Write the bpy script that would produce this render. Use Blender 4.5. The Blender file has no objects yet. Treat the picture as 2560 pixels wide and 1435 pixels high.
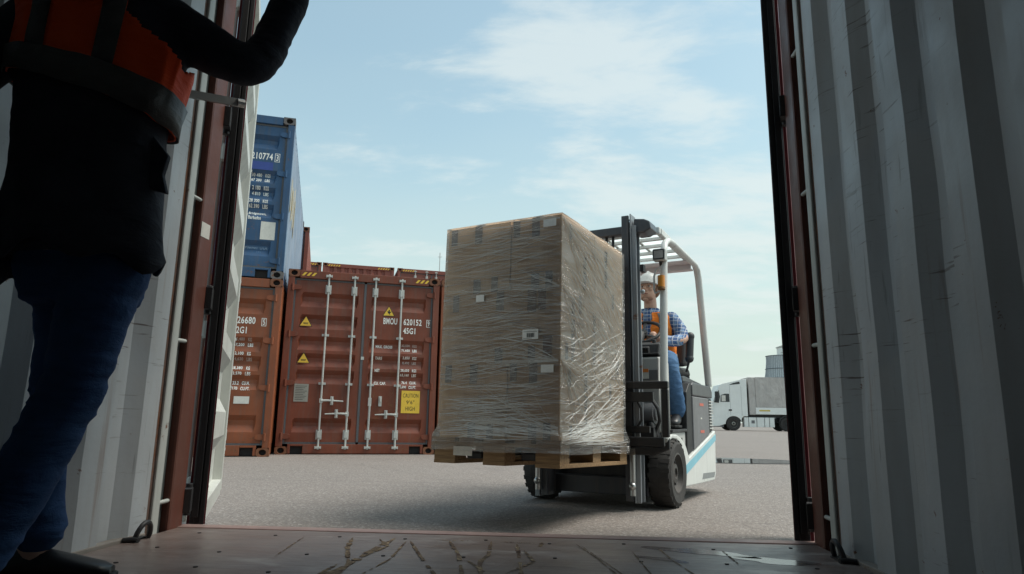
import bpy, bmesh, math, random
from mathutils import Vector, Matrix, noise as mnoise
random.seed(7)
R = math.radians
S = bpy.context.scene
C = S.collection

# ---------------------------------------------------------------- camera
cam_data = bpy.data.cameras.new('camera')
cam = bpy.data.objects.new('camera', cam_data); C.objects.link(cam)
def cam_matrix(loc, yaw, pitch, roll):
    f = Vector((-math.sin(yaw)*math.cos(pitch), math.cos(yaw)*math.cos(pitch), math.sin(pitch)))
    r = Vector((math.cos(yaw), math.sin(yaw), 0)); u = r.cross(f)
    c, s = math.cos(roll), math.sin(roll)
    r2, u2 = c*r+s*u, c*u-s*r
    m = Matrix((( r2.x, u2.x, -f.x, loc[0]), (r2.y, u2.y, -f.y, loc[1]), (r2.z, u2.z, -f.z, loc[2]), (0,0,0,1)))
    return m
cam.matrix_world = cam_matrix((0.2689, 0, 0.5736), 0.0742, 0.1951, 0.0151)
cam_data.sensor_width = 36; cam_data.lens = 36*1677.2/2560
cam_data.clip_start = 0.02; cam_data.clip_end = 4000
cam_data.dof.use_dof = False
S.camera = cam

# ---------------------------------------------------------------- light, sky, exposure
SUN_AZ = R(82)        # from +Y towards +X
SUN_EL = R(60)
S.view_settings.view_transform = 'Standard'
S.view_settings.look = 'None'
S.view_settings.exposure = 1.2
S.view_settings.gamma = 1
S.view_settings.use_curve_mapping = False
sun_d = bpy.data.lights.new('sun', 'SUN'); sun = bpy.data.objects.new('sun', sun_d); C.objects.link(sun)
sun_d.energy = 1.6; sun_d.angle = R(30); sun_d.color = (1, .95, .87)
sdir = Vector((math.sin(SUN_AZ)*math.cos(SUN_EL), math.cos(SUN_AZ)*math.cos(SUN_EL), math.sin(SUN_EL)))
sun.rotation_euler = sdir.to_track_quat('Z', 'Y').to_euler()
sun.location = (20, 5, 30)

W = bpy.data.worlds.new('World'); S.world = W; W.use_nodes = True
wn = W.node_tree; N = wn.nodes; Lk = wn.links; N.clear()
def wnode(t, **k):
    n = N.new(t)
    for a, b in k.items(): setattr(n, a, b)
    return n
def wmath(op, a, b=None, c=None, clamp=False):
    n = N.new('ShaderNodeMath'); n.operation = op; n.use_clamp = clamp
    for i, v in enumerate((a, b, c)):
        if v is None: continue
        if isinstance(v, (int, float)): n.inputs[i].default_value = v
        else: Lk.new(v, n.inputs[i])
    return n.outputs[0]
sky = wnode('ShaderNodeTexSky', sky_type='NISHITA', sun_disc=False)
sky.sun_elevation = SUN_EL; sky.sun_rotation = SUN_AZ; sky.air_density = 1.2; sky.dust_density = 1.5; sky.ozone_density = 1.6
skc = wnode('ShaderNodeVectorMath', operation='SCALE'); Lk.new(sky.outputs[0], skc.inputs[0]); skc.inputs['Scale'].default_value = 0.84
tc = wnode('ShaderNodeTexCoord')
sep = wnode('ShaderNodeSeparateXYZ'); Lk.new(tc.outputs['Generated'], sep.inputs[0])
den = wmath('ADD', wmath('MAXIMUM', sep.outputs[2], 0.0), 0.22)
pxs = wmath('DIVIDE', sep.outputs[0], den); pys = wmath('DIVIDE', sep.outputs[1], den)
comb = wnode('ShaderNodeCombineXYZ'); Lk.new(pxs, comb.inputs[0]); Lk.new(pys, comb.inputs[1])
def wnoise(scale, detail, rough, loc, sx=1, sy=1, dist=0):
    mp = wnode('ShaderNodeMapping'); mp.inputs['Location'].default_value = loc; mp.inputs['Scale'].default_value = (sx, sy, 1)
    mp.inputs['Rotation'].default_value = (0, 0, R(-18))
    Lk.new(comb.outputs[0], mp.inputs[0])
    n = wnode('ShaderNodeTexNoise'); n.inputs['Scale'].default_value = scale; n.inputs['Detail'].default_value = detail
    n.inputs['Roughness'].default_value = rough; n.inputs['Distortion'].default_value = dist
    Lk.new(mp.outputs[0], n.inputs[0]); return n.outputs[0]
def wramp(v, a, b):
    n = wnode('ShaderNodeMapRange', interpolation_type='SMOOTHSTEP'); Lk.new(v, n.inputs[0])
    n.inputs[1].default_value = a; n.inputs[2].default_value = b; return n.outputs[0]
# drifting broken cloud: two banks where the air holds cloud, thin veil elsewhere
def bank(dx, dy, dz, inner, outer):
    v = Vector((dx, dy, dz)).normalized()
    d = wnode('ShaderNodeVectorMath', operation='DOT_PRODUCT'); nn = wnode('ShaderNodeVectorMath', operation='NORMALIZE')
    Lk.new(tc.outputs['Generated'], nn.inputs[0]); Lk.new(nn.outputs[0], d.inputs[0]); d.inputs[1].default_value = v
    return wramp(d.outputs['Value'], math.cos(outer), math.cos(inner))
n1 = wnoise(1.9, 9, .58, (3.1, 1.2, 0), 1.0, 1.9, .3)
n2 = wnoise(4.2, 7, .6, (7.3, 2.2, 0), 1.0, 2.0, .2)
veil = wnoise(.8, 3, .5, (1.7, 5.2, 0), 1, 1.5)
mass = wmath('ADD', wmath('MULTIPLY', n1, .65), wmath('MULTIPLY', n2, .35))
b1 = bank(.05, 1, .74, R(2), R(13)); b2 = bank(.16, 1, .36, R(2), R(14)); b3 = bank(.42, 1, .22, R(3), R(16)); b4 = bank(-.26, 1, .42, R(1), R(9))
where = wmath('MINIMUM', wmath('ADD', wmath('ADD', b1, wmath('MULTIPLY', b2, .95)), wmath('ADD', wmath('MULTIPLY', b3, .6), wmath('MULTIPLY', b4, .35))), 1.1)
thr = wmath('ADD', mass, wmath('MULTIPLY', where, .115))
cloud = wramp(thr, .53, .70)
hz = wramp(sep.outputs[2], .55, -.02)
veilf = wmath('ADD', wmath('MULTIPLY', hz, .68), wmath('MULTIPLY', veil, .46), clamp=True)
mixv = wnode('ShaderNodeMix', data_type='RGBA'); Lk.new(veilf, mixv.inputs[0]); grade = wnode('ShaderNodeMix', data_type='RGBA', blend_type='MULTIPLY'); grade.inputs[0].default_value = 1; Lk.new(skc.outputs[0], grade.inputs[6]); grade.inputs[7].default_value = (1.00, 1.13, .94, 1); Lk.new(grade.outputs[2], mixv.inputs[6]); mixv.inputs[7].default_value = (2.98, 3.42, 3.20, 1)
mixc = wnode('ShaderNodeMix', data_type='RGBA'); Lk.new(wmath('MULTIPLY', cloud, .62), mixc.inputs[0]); Lk.new(mixv.outputs[2], mixc.inputs[6]); mixc.inputs[7].default_value = (3.6, 3.9, 3.82, 1)
bg = wnode('ShaderNodeBackground'); bg.inputs[1].default_value = 0.1; Lk.new(mixc.outputs[2], bg.inputs[0])
wo = wnode('ShaderNodeOutputWorld'); Lk.new(bg.outputs[0], wo.inputs[0])

# ---------------------------------------------------------------- materials
class NT:
    """small helper around a material's node tree"""
    def __init__(s, name):
        s.m = bpy.data.materials.new(name); s.m.use_nodes = True
        s.t = s.m.node_tree; s.n = s.t.nodes; s.l = s.t.links
        s.b = s.n['Principled BSDF']; s.out = s.n['Material Output']
        s.tc = s.n.new('ShaderNodeTexCoord')
    def mapv(s, scale=(1,1,1), rot=(0,0,0), loc=(0,0,0), src='Object'):
        m = s.n.new('ShaderNodeMapping'); m.inputs['Scale'].default_value = scale; m.inputs['Rotation'].default_value = rot; m.inputs['Location'].default_value = loc
        s.l.new(s.tc.outputs[src], m.inputs[0]); return m.outputs[0]
    def noise(s, vec, scale, detail=4, rough=.55, dist=0, col=False):
        n = s.n.new('ShaderNodeTexNoise'); n.inputs['Scale'].default_value = scale; n.inputs['Detail'].default_value = detail
        n.inputs['Roughness'].default_value = rough; n.inputs['Distortion'].default_value = dist
        s.l.new(vec, n.inputs[0]); return n.outputs[1 if col else 0]
    def ramp(s, v, a, b, c=0., d=1.):
        n = s.n.new('ShaderNodeMapRange'); s.l.new(v, n.inputs[0])
        for i, x in enumerate((a, b, c, d)): n.inputs[i+1].default_value = x
        n.clamp = True; return n.outputs[0]
    def math(s, op, a, b=0.):
        n = s.n.new('ShaderNodeMath'); n.operation = op
        for i, v in enumerate((a, b)):
            if isinstance(v, (int, float)): n.inputs[i].default_value = v
            else: s.l.new(v, n.inputs[i])
        return n.outputs[0]
    def mix(s, f, a, b, mode='MIX'):
        n = s.n.new('ShaderNodeMix'); n.data_type = 'RGBA'; n.blend_type = mode
        for i, v in ((0, f), (6, a), (7, b)):
            if isinstance(v, (int, float)): n.inputs[i].default_value = v
            elif isinstance(v, tuple): n.inputs[i].default_value = v if len(v) == 4 else v+(1,)
            else: s.l.new(v, n.inputs[i])
        return n.outputs[2]
    def bump(s, h, strength=.3, dist=.01):
        n = s.n.new('ShaderNodeBump'); n.inputs['Strength'].default_value = strength; n.inputs['Distance'].default_value = dist
        s.l.new(h, n.inputs['Height']); s.l.new(n.outputs[0], s.b.inputs['Normal'])
    def color(s, c):
        if isinstance(c, tuple): s.b.inputs['Base Color'].default_value = c+(1,)
        else: s.l.new(c, s.b.inputs['Base Color'])

def paint(name, col, rough=.45, rust=.25, var=.18, streak=.25, metal=0., rustcol=(.11,.045,.02), scale=1., bump=.25, dirt=(.12,.10,.08), spec=.4, dents=0.):
    m = NT(name); v = m.mapv()
    big = m.noise(v, 1.6*scale, 5, .6); fine = m.noise(v, 22*scale, 5, .65)
    st = m.noise(m.mapv((9*scale, 9*scale, .7*scale)), 2.2, 5, .6)
    dark = tuple(c*(1-var) for c in col); light = tuple(min(1, c*(1+var*.7)+.01*var) for c in col)
    c = m.mix(m.ramp(big, .3, .7), dark, light)
    c = m.mix(m.math('MULTIPLY', m.ramp(st, .48, .78), streak), c, dirt)
    c = m.mix(m.math('MULTIPLY', m.ramp(fine, .45, .8), .25), c, dark)
    if rust > 0:
        rs = m.noise(m.mapv(loc=(4.2, 1.3, 8.8)), 13*scale, 8, .72, .4)
        rb = m.noise(m.mapv(loc=(1.2, 7.3, 2.8)), 2.1*scale, 3, .5)
        f = m.ramp(m.math('ADD', m.math('MULTIPLY', rs, .7), m.math('MULTIPLY', rb, .3)), .66-.12*rust, .70-.10*rust)
        c = m.mix(f, c, m.mix(m.ramp(fine, .3, .7), rustcol, tuple(x*2.1 for x in rustcol)))
    m.color(c)
    m.b.inputs['Metallic'].default_value = metal
    m.l.new(m.ramp(m.noise(v, 6*scale, 4), .3, .7, rough-.1, rough+.15), m.b.inputs['Roughness'])
    m.b.inputs['Specular IOR Level'].default_value = spec
    h = m.math('ADD', m.math('MULTIPLY', fine, .35), m.math('MULTIPLY', m.noise(v, 5*scale, 3), 1.0+dents))
    m.bump(h, bump, .006 + .02*dents)
    return m.m

def simple(name, col, rough=.5, metal=0., var=.15, scale=20., bump=.15, spec=.5, bd=.003):
    m = NT(name); v = m.mapv(); n = m.noise(v, scale, 5, .6); n2 = m.noise(v, scale*.12, 3)
    f = m.math('ADD', m.math('MULTIPLY', n, .5), m.math('MULTIPLY', n2, .5))
    m.color(m.mix(m.ramp(f, .3, .7), tuple(c*(1-var) for c in col), tuple(min(1, c*(1+var)) for c in col)))
    m.b.inputs['Metallic'].default_value = metal; m.b.inputs['Specular IOR Level'].default_value = spec
    m.l.new(m.ramp(n2, .3, .7, max(.02, rough-.08), min(1, rough+.1)), m.b.inputs['Roughness'])
    m.bump(n, bump, bd)
    return m.m

M = {}
M['rust_red'] = paint('rust red container paint', (.185, .046, .022), .45, .6, .30, .45)
M['orange'] = paint('orange brown container paint', (.24, .068, .026), .45, .65, .28, .45)
M['back_red'] = paint('faded red container paint', (.22, .065, .045), .5, .25, .2, .25)
M['blue'] = paint('blue container paint', (.028, .080, .17), .42, .50, .28, .4)
M['blue_side'] = paint('blue container side paint with painted sky sheen', (.20, .27, .36), .5, .35, .2, .35, dirt=(.45,.42,.38))  # paler than the doors: sky reflection on this side put into the colour
M['casting'] = paint('rusty casting paint', (.20, .075, .035), .6, .9, .3, .3)
M['blue_casting'] = paint('worn grey blue casting', (.13, .12, .12), .6, .8, .3, .3)
M['seal'] = simple('grey door seal', (.10, .10, .105), .7)
M['hw'] = paint('galvanised door hardware', (.50, .50, .47), .4, .22, .15, .3, metal=.15)
M['hole'] = simple('near black cavity shade', (.018, .015, .014), .9)  # near black stands for the shade inside holes and pockets
M['own_red'] = paint('red brown container post paint', (.135, .042, .028), .42, .45, .25, .3, dents=.4)
M['own_grey'] = paint('light grey door lining paint', (.54, .56, .53), .45, .25, .12, .25)
M['channel'] = paint('dark grey channel paint', (.11, .125, .125), .5, .2, .2, .3)
M['rubber'] = simple('black door gasket rubber', (.012, .012, .014), .55, bump=.3, scale=8)
M['gasket_edge'] = simple('dark red gasket edge', (.16, .02, .025), .5)
M['dark_steel'] = paint('dark steel', (.03, .03, .033), .45, .15, .3, .3)
M['steel'] = simple('bare steel', (.45, .45, .44), .3, .9)
M['white_print'] = simple('white stencil print', (.80, .79, .74), .6, scale=90, var=.2)
M['grey_print'] = simple('worn grey stencil print', (.42, .33, .29), .6, scale=90, var=.25)
M['faint_print'] = simple('almost worn off print', (.30, .42, .55), .6, scale=90)
M['yellow'] = simple('yellow safety sticker', (.75, .48, .05), .5, scale=40)
M['black_print'] = simple('black print', (.015, .014, .012), .6)
M['sticker'] = simple('off white sticker', (.66, .64, .58), .6, scale=40)
M['plate'] = simple('grey data plate', (.32, .31, .27), .5, .3, scale=60)
M['darkblue'] = simple('darker blue overpaint', (.03, .06, .26), .5)

def wall_paint():
    m = NT('scuffed grey container wall paint'); v = m.mapv()
    base = m.mix(m.ramp(m.noise(v, 1.3, 5), .3, .7), (.44, .475, .50), (.54, .575, .60))
    base = m.mix(m.math('MULTIPLY', m.ramp(m.noise(m.mapv((3, 3, .5)), 3, 5), .45, .75), .4), base, (.33, .31, .29))
    # thin dark scrapes, slightly slanted
    sc = m.noise(m.mapv((1, 2.2, 40), (R(14), 0, 0)), 2.3, 3, .6)
    scm = m.noise(m.mapv(loc=(3, 2, 9)), 1.7, 3)
    f = m.math('MULTIPLY', m.ramp(sc, .63, .68), m.ramp(scm, .46, .58))
    base = m.mix(m.math('MULTIPLY', f, .8), base, (.08, .045, .03))
    sc2 = m.noise(m.mapv((1, 30, 2.0), (R(-25), 0, 0), (2, 5, 1)), 2.0, 3, .6)
    f2 = m.math('MULTIPLY', m.ramp(sc2, .60, .68), m.ramp(m.noise(m.mapv(loc=(9, 2, 1)), 1.3, 2), .52, .62))
    base = m.mix(m.math('MULTIPLY', f2, .55), base, (.10, .10, .10))
    spots = m.noise(m.mapv(loc=(1, 6, 3)), 17, 6, .75)
    base = m.mix(m.ramp(spots, .66, .70), base, (.16, .06, .03))
    run = m.noise(m.mapv((14, 14, .55), (0, 0, 0), (2, 7, 3)), 2.4, 4, .6); base = m.mix(m.math('MULTIPLY', m.math('MULTIPLY', m.ramp(run, .60, .72), m.ramp(m.noise(m.mapv(loc=(6, 6, 2)), 1.4, 3), .48, .62)), .5), base, (.24, .13, .08))
    patch = m.noise(m.mapv((1, 1.2, 1), loc=(12, 5, 7)), 1.1, 2, .4); base = m.mix(m.math('MULTIPLY', m.ramp(patch, .585, .60), .35), base, (.40, .46, .52))
    m.color(base)
    m.l.new(m.ramp(m.noise(v, 7, 4), .3, .7, .35, .6), m.b.inputs['Roughness'])
    m.bump(m.math('ADD', m.noise(v, 2.2, 2), m.math('MULTIPLY', m.noise(v, 40, 3), .06)), .4, .03)
    return m.m
M['wall'] = wall_paint()

def floor_mat():
    m = NT('worn plywood container floor'); v = m.mapv()
    grain = m.noise(m.mapv((1.2, 14, 1)), 5, 6, .65)
    blot = m.noise(v, 2.4, 6, .6); fine = m.noise(v, 60, 4)
    c = m.mix(m.ramp(blot, .3, .7), (.125, .088, .076), (.225, .178, .160))
    c = m.mix(m.math('MULTIPLY', m.ramp(grain, .4, .7), .45), c, (.33, .27, .25))
    wear = m.noise(m.mapv((1.0, 3.2, 1), (0, 0, R(24)), (5, 1, 0)), 3.0, 8, .7, .5)
    c = m.mix(m.math('MULTIPLY', m.ramp(wear, .55, .68), .5), c, (.46, .42, .39))
    c = m.mix(m.ramp(m.noise(m.mapv((1, 22, 1), (0, 0, R(40)), (2, 2, 0)), 2, 3), .70, .74), c, (.05, .03, .025))
    m.color(c)
    m.l.new(m.ramp(wear, .4, .65, .30, .5), m.b.inputs['Roughness'])
    m.bump(m.math('ADD', m.math('MULTIPLY', grain, .5), m.math('ADD', m.math('MULTIPLY', fine, .2), wear)), .35, .006)
    return m.m
M['floor'] = floor_mat()

def splinter_mat():
    m = NT('scraped raw plywood'); v = m.mapv()
    n = m.noise(v, 70, 5, .7); n2 = m.noise(v, 18, 4)
    c = m.mix(m.ramp(n2, .35, .65), (.10, .055, .035), (.36, .27, .17))
    c = m.mix(m.ramp(n, .45, .7), c, (.05, .03, .02)); m.color(c); m.b.inputs['Roughness'].default_value = .9
    m.bump(n, .8, .01); return m.m
M['splinter'] = splinter_mat()

def asphalt():
    m = NT('worn grey asphalt'); v = m.mapv()
    big = m.noise(v, .22, 5, .6); mid = m.noise(v, 1.3, 5, .6); grit = m.noise(v, 110, 3, .8)
    vor = m.n.new('ShaderNodeTexVoronoi'); vor.inputs['Scale'].default_value = 85; m.l.new(v, vor.inputs[0])
    stone = m.ramp(vor.outputs['Color'], .0, 1.)
    sepc = m.n.new('ShaderNodeSeparateColor'); m.l.new(vor.outputs['Color'], sepc.inputs[0])
    c = m.mix(m.ramp(big, .3, .7), (.190, .163, .145), (.242, .208, .188))
    c = m.mix(m.math('MULTIPLY', m.ramp(mid, .35, .7), .35), c, (.21, .182, .165))
    c = m.mix(m.math('MULTIPLY', m.ramp(sepc.outputs[0], .55, 1.), .75), c, (.13, .115, .11))
    c = m.mix(m.math('MULTIPLY', m.ramp(sepc.outputs[1], .72, 1.), .6), c, (.46, .43, .40))
    c = m.mix(m.math('MULTIPLY', m.ramp(grit, .45, .7), .6), c, (.10, .09, .085))
    g2 = m.noise(v, 46, 2, .7); c = m.mix(m.math('MULTIPLY', m.ramp(g2, .52, .70), .38), c, (.42, .38, .34))
    # faint tyre marks and stains, running across the yard
    ty = m.noise(m.mapv((.12, 2.4, 1), (0, 0, R(-12))), 1.6, 4, .6)
    c = m.mix(m.math('MULTIPLY', m.ramp(ty, .58, .72), .28), c, (.11, .10, .095))
    st = m.noise(m.mapv(loc=(5, 3, 0)), 1.1, 6, .7)
    c = m.mix(m.math('MULTIPLY', m.ramp(st, .64, .70), .35), c, (.09, .08, .078))
    wob = m.noise(v, 1.7, 4, .6, 0, True)
    vm = m.n.new('ShaderNodeVectorMath'); vm.operation = 'MULTIPLY_ADD'; m.l.new(wob, vm.inputs[0]); vm.inputs[1].default_value = (.35, .35, 0); m.l.new(v, vm.inputs[2])
    ve = m.n.new('ShaderNodeTexVoronoi'); ve.feature = 'DISTANCE_TO_EDGE'; ve.inputs['Scale'].default_value = .16; m.l.new(vm.outputs[0], ve.inputs[0])
    c = m.mix(m.math('MULTIPLY', m.ramp(ve.outputs[0], .0026, .0010), .22), c, (.07, .06, .055))
    oil = m.noise(m.mapv(loc=(8, 1, 0)), .75, 4, .6); c = m.mix(m.math('MULTIPLY', m.ramp(oil, .60, .70), .30), c, (.12, .105, .10))
    m.color(c); m.b.inputs['Roughness'].default_value = .88
    m.bump(m.math('ADD', m.math('MULTIPLY', vor.outputs['Distance'], .8), grit), .7, .006)
    return m.m
M['asphalt'] = asphalt()

# ---------------------------------------------------------------- mesh helpers
class MB:
    def __init__(s): s.v = []; s.f = []; s.mi = []
    def add(s, vs, fs, mi=0):
        o = len(s.v); s.v += [tuple(v) for v in vs]; s.f += [tuple(i+o for i in f) for f in fs]; s.mi += [mi]*len(fs); return s
    def box(s, x0, x1, y0, y1, z0, z1, mi=0, mat=None):
        vs = [Vector((x, y, z)) for z in (z0, z1) for y in (y0, y1) for x in (x0, x1)]
        if mat is not None: vs = [mat @ v for v in vs]
        return s.add(vs, [(0,2,3,1), (4,5,7,6), (0,1,5,4), (2,6,7,3), (0,4,6,2), (1,3,7,5)], mi)
    def beam(s, p, q, w, h, up=(0,0,1), mi=0):
        p, q = Vector(p), Vector(q); d = (q-p).normalized(); u = Vector(up)
        if abs(d.dot(u)) > .98: u = Vector((0, 1, 0))
        r = d.cross(u).normalized(); u = r.cross(d)
        vs = [b + r*a*w/2 + u*c*h/2 for b in (p, q) for c in (-1, 1) for a in (-1, 1)]
        return s.add(vs, [(0,2,3,1), (4,5,7,6), (0,1,5,4), (2,6,7,3), (0,4,6,2), (1,3,7,5)], mi)
    def tube(s, pts, r, n=10, cap=True, mi=0, ell=None):
        pts = [Vector(p) for p in pts]; k = len(pts); rs = r if isinstance(r, (list, tuple)) else [r]*k
        rings = []; prev = None
        for i, p in enumerate(pts):
            d = (pts[min(i+1, k-1)] - pts[max(i-1, 0)]).normalized()
            if prev is None:
                a = Vector((0, 0, 1)) if abs(d.z) < .9 else Vector((0, 1, 0)); u = d.cross(a).normalized()
            else: u = (prev - d*prev.dot(d)).normalized()
            prev = u; w = d.cross(u); e = ell if ell else 1
            rings.append([p + (u*math.cos(2*math.pi*j/n) + w*math.sin(2*math.pi*j/n)*e)*rs[i] for j in range(n)])
        return s.loft(rings, cap, mi)
    def loft(s, rings, cap=True, mi=0, closed=True):
        n = len(rings[0]); vs = [v for r in rings for v in r]; fs = []
        for i in range(len(rings)-1):
            for j in range(n if closed else n-1):
                a, b = i*n+j, i*n+(j+1) % n; fs.append((a, b, b+n, a+n))
        if cap: fs += [tuple(range(n))[::-1], tuple(range((len(rings)-1)*n, len(rings)*n))]
        return s.add(vs, fs, mi)
    def cyl(s, p, q, r, n=16, mi=0, r2=None):
        return s.tube([p, q], [r, r if r2 is None else r2], n, True, mi)
    def prism(s, poly, d0, d1, axis='x', mi=0):
        """poly in the plane across the axis; x: (y,z)  y: (x,z)  z: (x,y)"""
        def P(a, b, d): return {'x': (d, a, b), 'y': (a, d, b), 'z': (a, b, d)}[axis]
        n = len(poly); vs = [P(a, b, d0) for a, b in poly] + [P(a, b, d1) for a, b in poly]
        fs = [tuple(range(n)), tuple(range(n, 2*n))[::-1]] + [(i, (i+1) % n, (i+1) % n+n, i+n) for i in range(n)]
        return s.add(vs, fs, mi)
    def sphere(s, c, r, n=12, m=8, sc=(1,1,1), mi=0):
        c = Vector(c); vs = [c+Vector((0,0,-r*sc[2]))]
        for i in range(1, m):
            t = math.pi*i/m
            for j in range(n):
                a = 2*math.pi*j/n; vs.append(c+Vector((r*sc[0]*math.sin(t)*math.cos(a), r*sc[1]*math.sin(t)*math.sin(a), -r*sc[2]*math.cos(t))))
        vs.append(c+Vector((0,0,r*sc[2]))); fs = []
        for j in range(n): fs.append((0, 1+(j+1) % n, 1+j)); fs.append((len(vs)-1, 1+(m-2)*n+j, 1+(m-2)*n+(j+1) % n))
        for i in range(m-2):
            for j in range(n): a = 1+i*n+j; b = 1+i*n+(j+1) % n; fs.append((a, b, b+n, a+n))
        return s.add(vs, fs, mi)
    def mesh(s, name, mats):
        me = bpy.data.meshes.new(name); me.from_pydata(s.v, [], s.f)
        for mt in (mats if isinstance(mats, (list, tuple)) else [mats]): me.materials.append(mt)
        me.polygons.foreach_set('material_index', s.mi)
        bm = bmesh.new(); bm.from_mesh(me); bmesh.ops.recalc_face_normals(bm, faces=bm.faces); bm.to_mesh(me); bm.free()
        me.update(); return me
    def build(s, name, mats, parent=None, smooth=False, bevel=0, seg=2, loc=None, rot=None):
        me = s.mesh(name, mats); o = bpy.data.objects.new(name, me); C.objects.link(o)
        if parent: o.parent = parent
        if loc: o.location = loc
        if rot: o.rotation_euler = rot
        if smooth: smooth_mesh(me, 40 if smooth is True else smooth)
        if bevel:
            b = o.modifiers.new('bevel', 'BEVEL'); b.width = bevel; b.segments = seg; b.limit_method = 'ANGLE'; b.angle_limit = R(35)
            b.harden_normals = False
        return o
def smooth_mesh(me, ang):
    bm = bmesh.new(); bm.from_mesh(me)
    for f in bm.faces: f.smooth = True
    for e in bm.edges:
        if len(e.link_faces) == 2 and e.calc_face_angle(0) > R(ang): e.smooth = False
    bm.to_mesh(me); bm.free()
def tag(o, label=None, cat=None, group=None, kind=None):
    if label: o['label'] = label
    if cat: o['category'] = cat
    if group: o['group'] = group
    if kind: o['kind'] = kind
    return o
def thing(name, label, cat, loc=(0,0,0), rz=0, group=None):
    o = bpy.data.objects.new(name, None); C.objects.link(o); o.location = loc; o.rotation_euler = (0, 0, rz)
    o.empty_display_size = .2
    return tag(o, label, cat, group)
def text_mesh(s, h, w, bold=.02):
    cu = bpy.data.curves.new('t', 'FONT'); cu.body = s; cu.size = 1; cu.offset = bold; cu.resolution_u = 3
    cu.space_character = 1.08
    o = bpy.data.objects.new('t', cu); C.objects.link(o)
    me = bpy.data.meshes.new_from_object(o.evaluated_get(bpy.context.evaluated_depsgraph_get()))
    bpy.data.objects.remove(o); bpy.data.curves.remove(cu)
    xs = [v.co.x for v in me.vertices]; ys = [v.co.y for v in me.vertices]
    x0, x1, y0, y1 = min(xs), max(xs), min(ys), max(ys)
    bm = bmesh.new(); bm.from_mesh(me); bpy.data.meshes.remove(me)
    for v in bm.verts: v.co = Vector(((v.co.x-x0)/(x1-x0)*w, 0, (v.co.y-y0)/(y1-y0)*h))
    return bm
def lettering(s, x, z, h, w, mat, parent, y=0, surf=None, cuts=(), bold=.02, name='lettering', rot=None):
    bm = text_mesh(s, h, w, bold)
    if surf:
        for c in cuts:
            if z < c < z+h:
                bmesh.ops.bisect_plane(bm, geom=bm.verts[:]+bm.edges[:]+bm.faces[:], plane_co=(0, 0, c-z), plane_no=(0, 0, 1))
        for v in bm.verts: v.co.y = surf(v.co.z+z) - y - .0025
    me = bpy.data.meshes.new(name); bm.to_mesh(me); bm.free(); me.materials.append(mat)
    o = bpy.data.objects.new(name, me); C.objects.link(o); o.parent = parent; o.location = (x, y, z)
    if rot: o.rotation_euler = rot
    return o

# ================================================================ SETTING
g = MB(); g.add([(-700,-60,0),(700,-60,0),(700,1500,0),(-700,1500,0)], [(0,1,2,3)])
tag(g.build('ground', M['asphalt']), 'grey worn asphalt of the container yard', None, None, 'structure')
# puddle: thin wavy sheet of water
def blob(cx, cy, rx, ry, n, amp, seed, z, rot=0):
    rnd = random.Random(seed); ph = [rnd.uniform(0, 6.28) for _ in range(5)]
    pts = []
    for i in range(n):
        a = 2*math.pi*i/n; k = 1+amp*sum(math.sin((j+2)*a+ph[j])/(j+1.5) for j in range(5))
        x, y = rx*k*math.cos(a), ry*k*math.sin(a)
        pts.append((cx+x*math.cos(rot)-y*math.sin(rot), cy+x*math.sin(rot)+y*math.cos(rot), z))
    return pts
pm = NT('still puddle water'); pm.b.inputs['Base Color'].default_value = (.05,.05,.05,1); pm.b.inputs['Roughness'].default_value = .02
pm.b.inputs['Specular IOR Level'].default_value = .6
wet = simple('wet dark asphalt', (.20, .18, .165), .35, scale=60)
pts = blob(2.75, 10.9, 1.36, .80, 60, .05, 3, .004, R(-6)); w = MB(); w.add(pts, [tuple(range(60))])
tag(w.build('puddle_margin', wet), 'damp asphalt around the puddle', None, None, 'structure')
pts = blob(2.75, 10.9, 1.32, .76, 60, .05, 3, .008, R(-6)); w = MB(); w.add(pts, [tuple(range(60))])
tag(w.build('puddle', pm.m), 'shallow puddle reflecting the pale sky', None, None, 'structure')

# ================================================================ YARD CONTAINERS
def casting(mb, x0, x1, y0, y1, z0, z1, hole_x, hole_z=(.55, .62)):
    """corner casting: block whose front has an oval hole, with a tunnel behind"""
    cx, cz = (x0+x1)/2, (z0+z1)/2; n = 16; rx, rz = hole_x, .042
    outer = []; inner = []
    for i in range(n):
        a = 2*math.pi*(i+.5)/n; ca, sa = math.cos(a), math.sin(a); k = 1/max(abs(ca), abs(sa))
        outer.append((cx+(x1-x0)/2*ca*k, y0, cz+(z1-z0)/2*sa*k)); inner.append((cx+rx*ca, y0, cz+rz*sa))
    deep = [(x, y0+.05, z) for x, y, z in inner]
    vs = outer+inner+deep
    fs = [(i, (i+1) % n, (i+1) % n+n, i+n) for i in range(n)] + [(i+n, (i+1) % n+n, (i+1) % n+2*n, i+2*n) for i in range(n)]
    mb.add(vs, fs, 0); mb.add(deep, [tuple(range(n))], 1)
    # four other sides and back
    P = [(x, y, z) for z in (z0, z1) for y in (y0, y1) for x in (x0, x1)]
    mb.add(P, [(0,1,3,2), (4,6,7,5), (2,3,7,6), (0,2,6,4), (1,5,7,3)], 0)

def recess_fn(bands, depth):
    def f(z):
        for b in bands:
            a, c = b
            if a < z < c:
                up, dn = .07, .10
                if z > c-up: return depth*(c-z)/up
                if z < a+dn: return depth*(z-a)/dn
                return depth
        return 0.
    cuts = sorted({v for a, c in bands for v in (a, a+.10, c-.07, c)})
    return f, cuts

def corr_profile(length, pitch=.278, depth=.036, flat=.07, slope=.068, start=.0):
    """points (along, depth) of a trapezoidal sheet from 0 to length"""
    pts = [(0, 0)]; x = start
    while x+pitch < length-.01:
        pts += [(x+flat, 0), (x+flat+slope, depth), (x+2*flat+slope, depth), (x+2*flat+2*slope, 0)]; x += pitch
    pts.append((length, 0)); return pts

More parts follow.
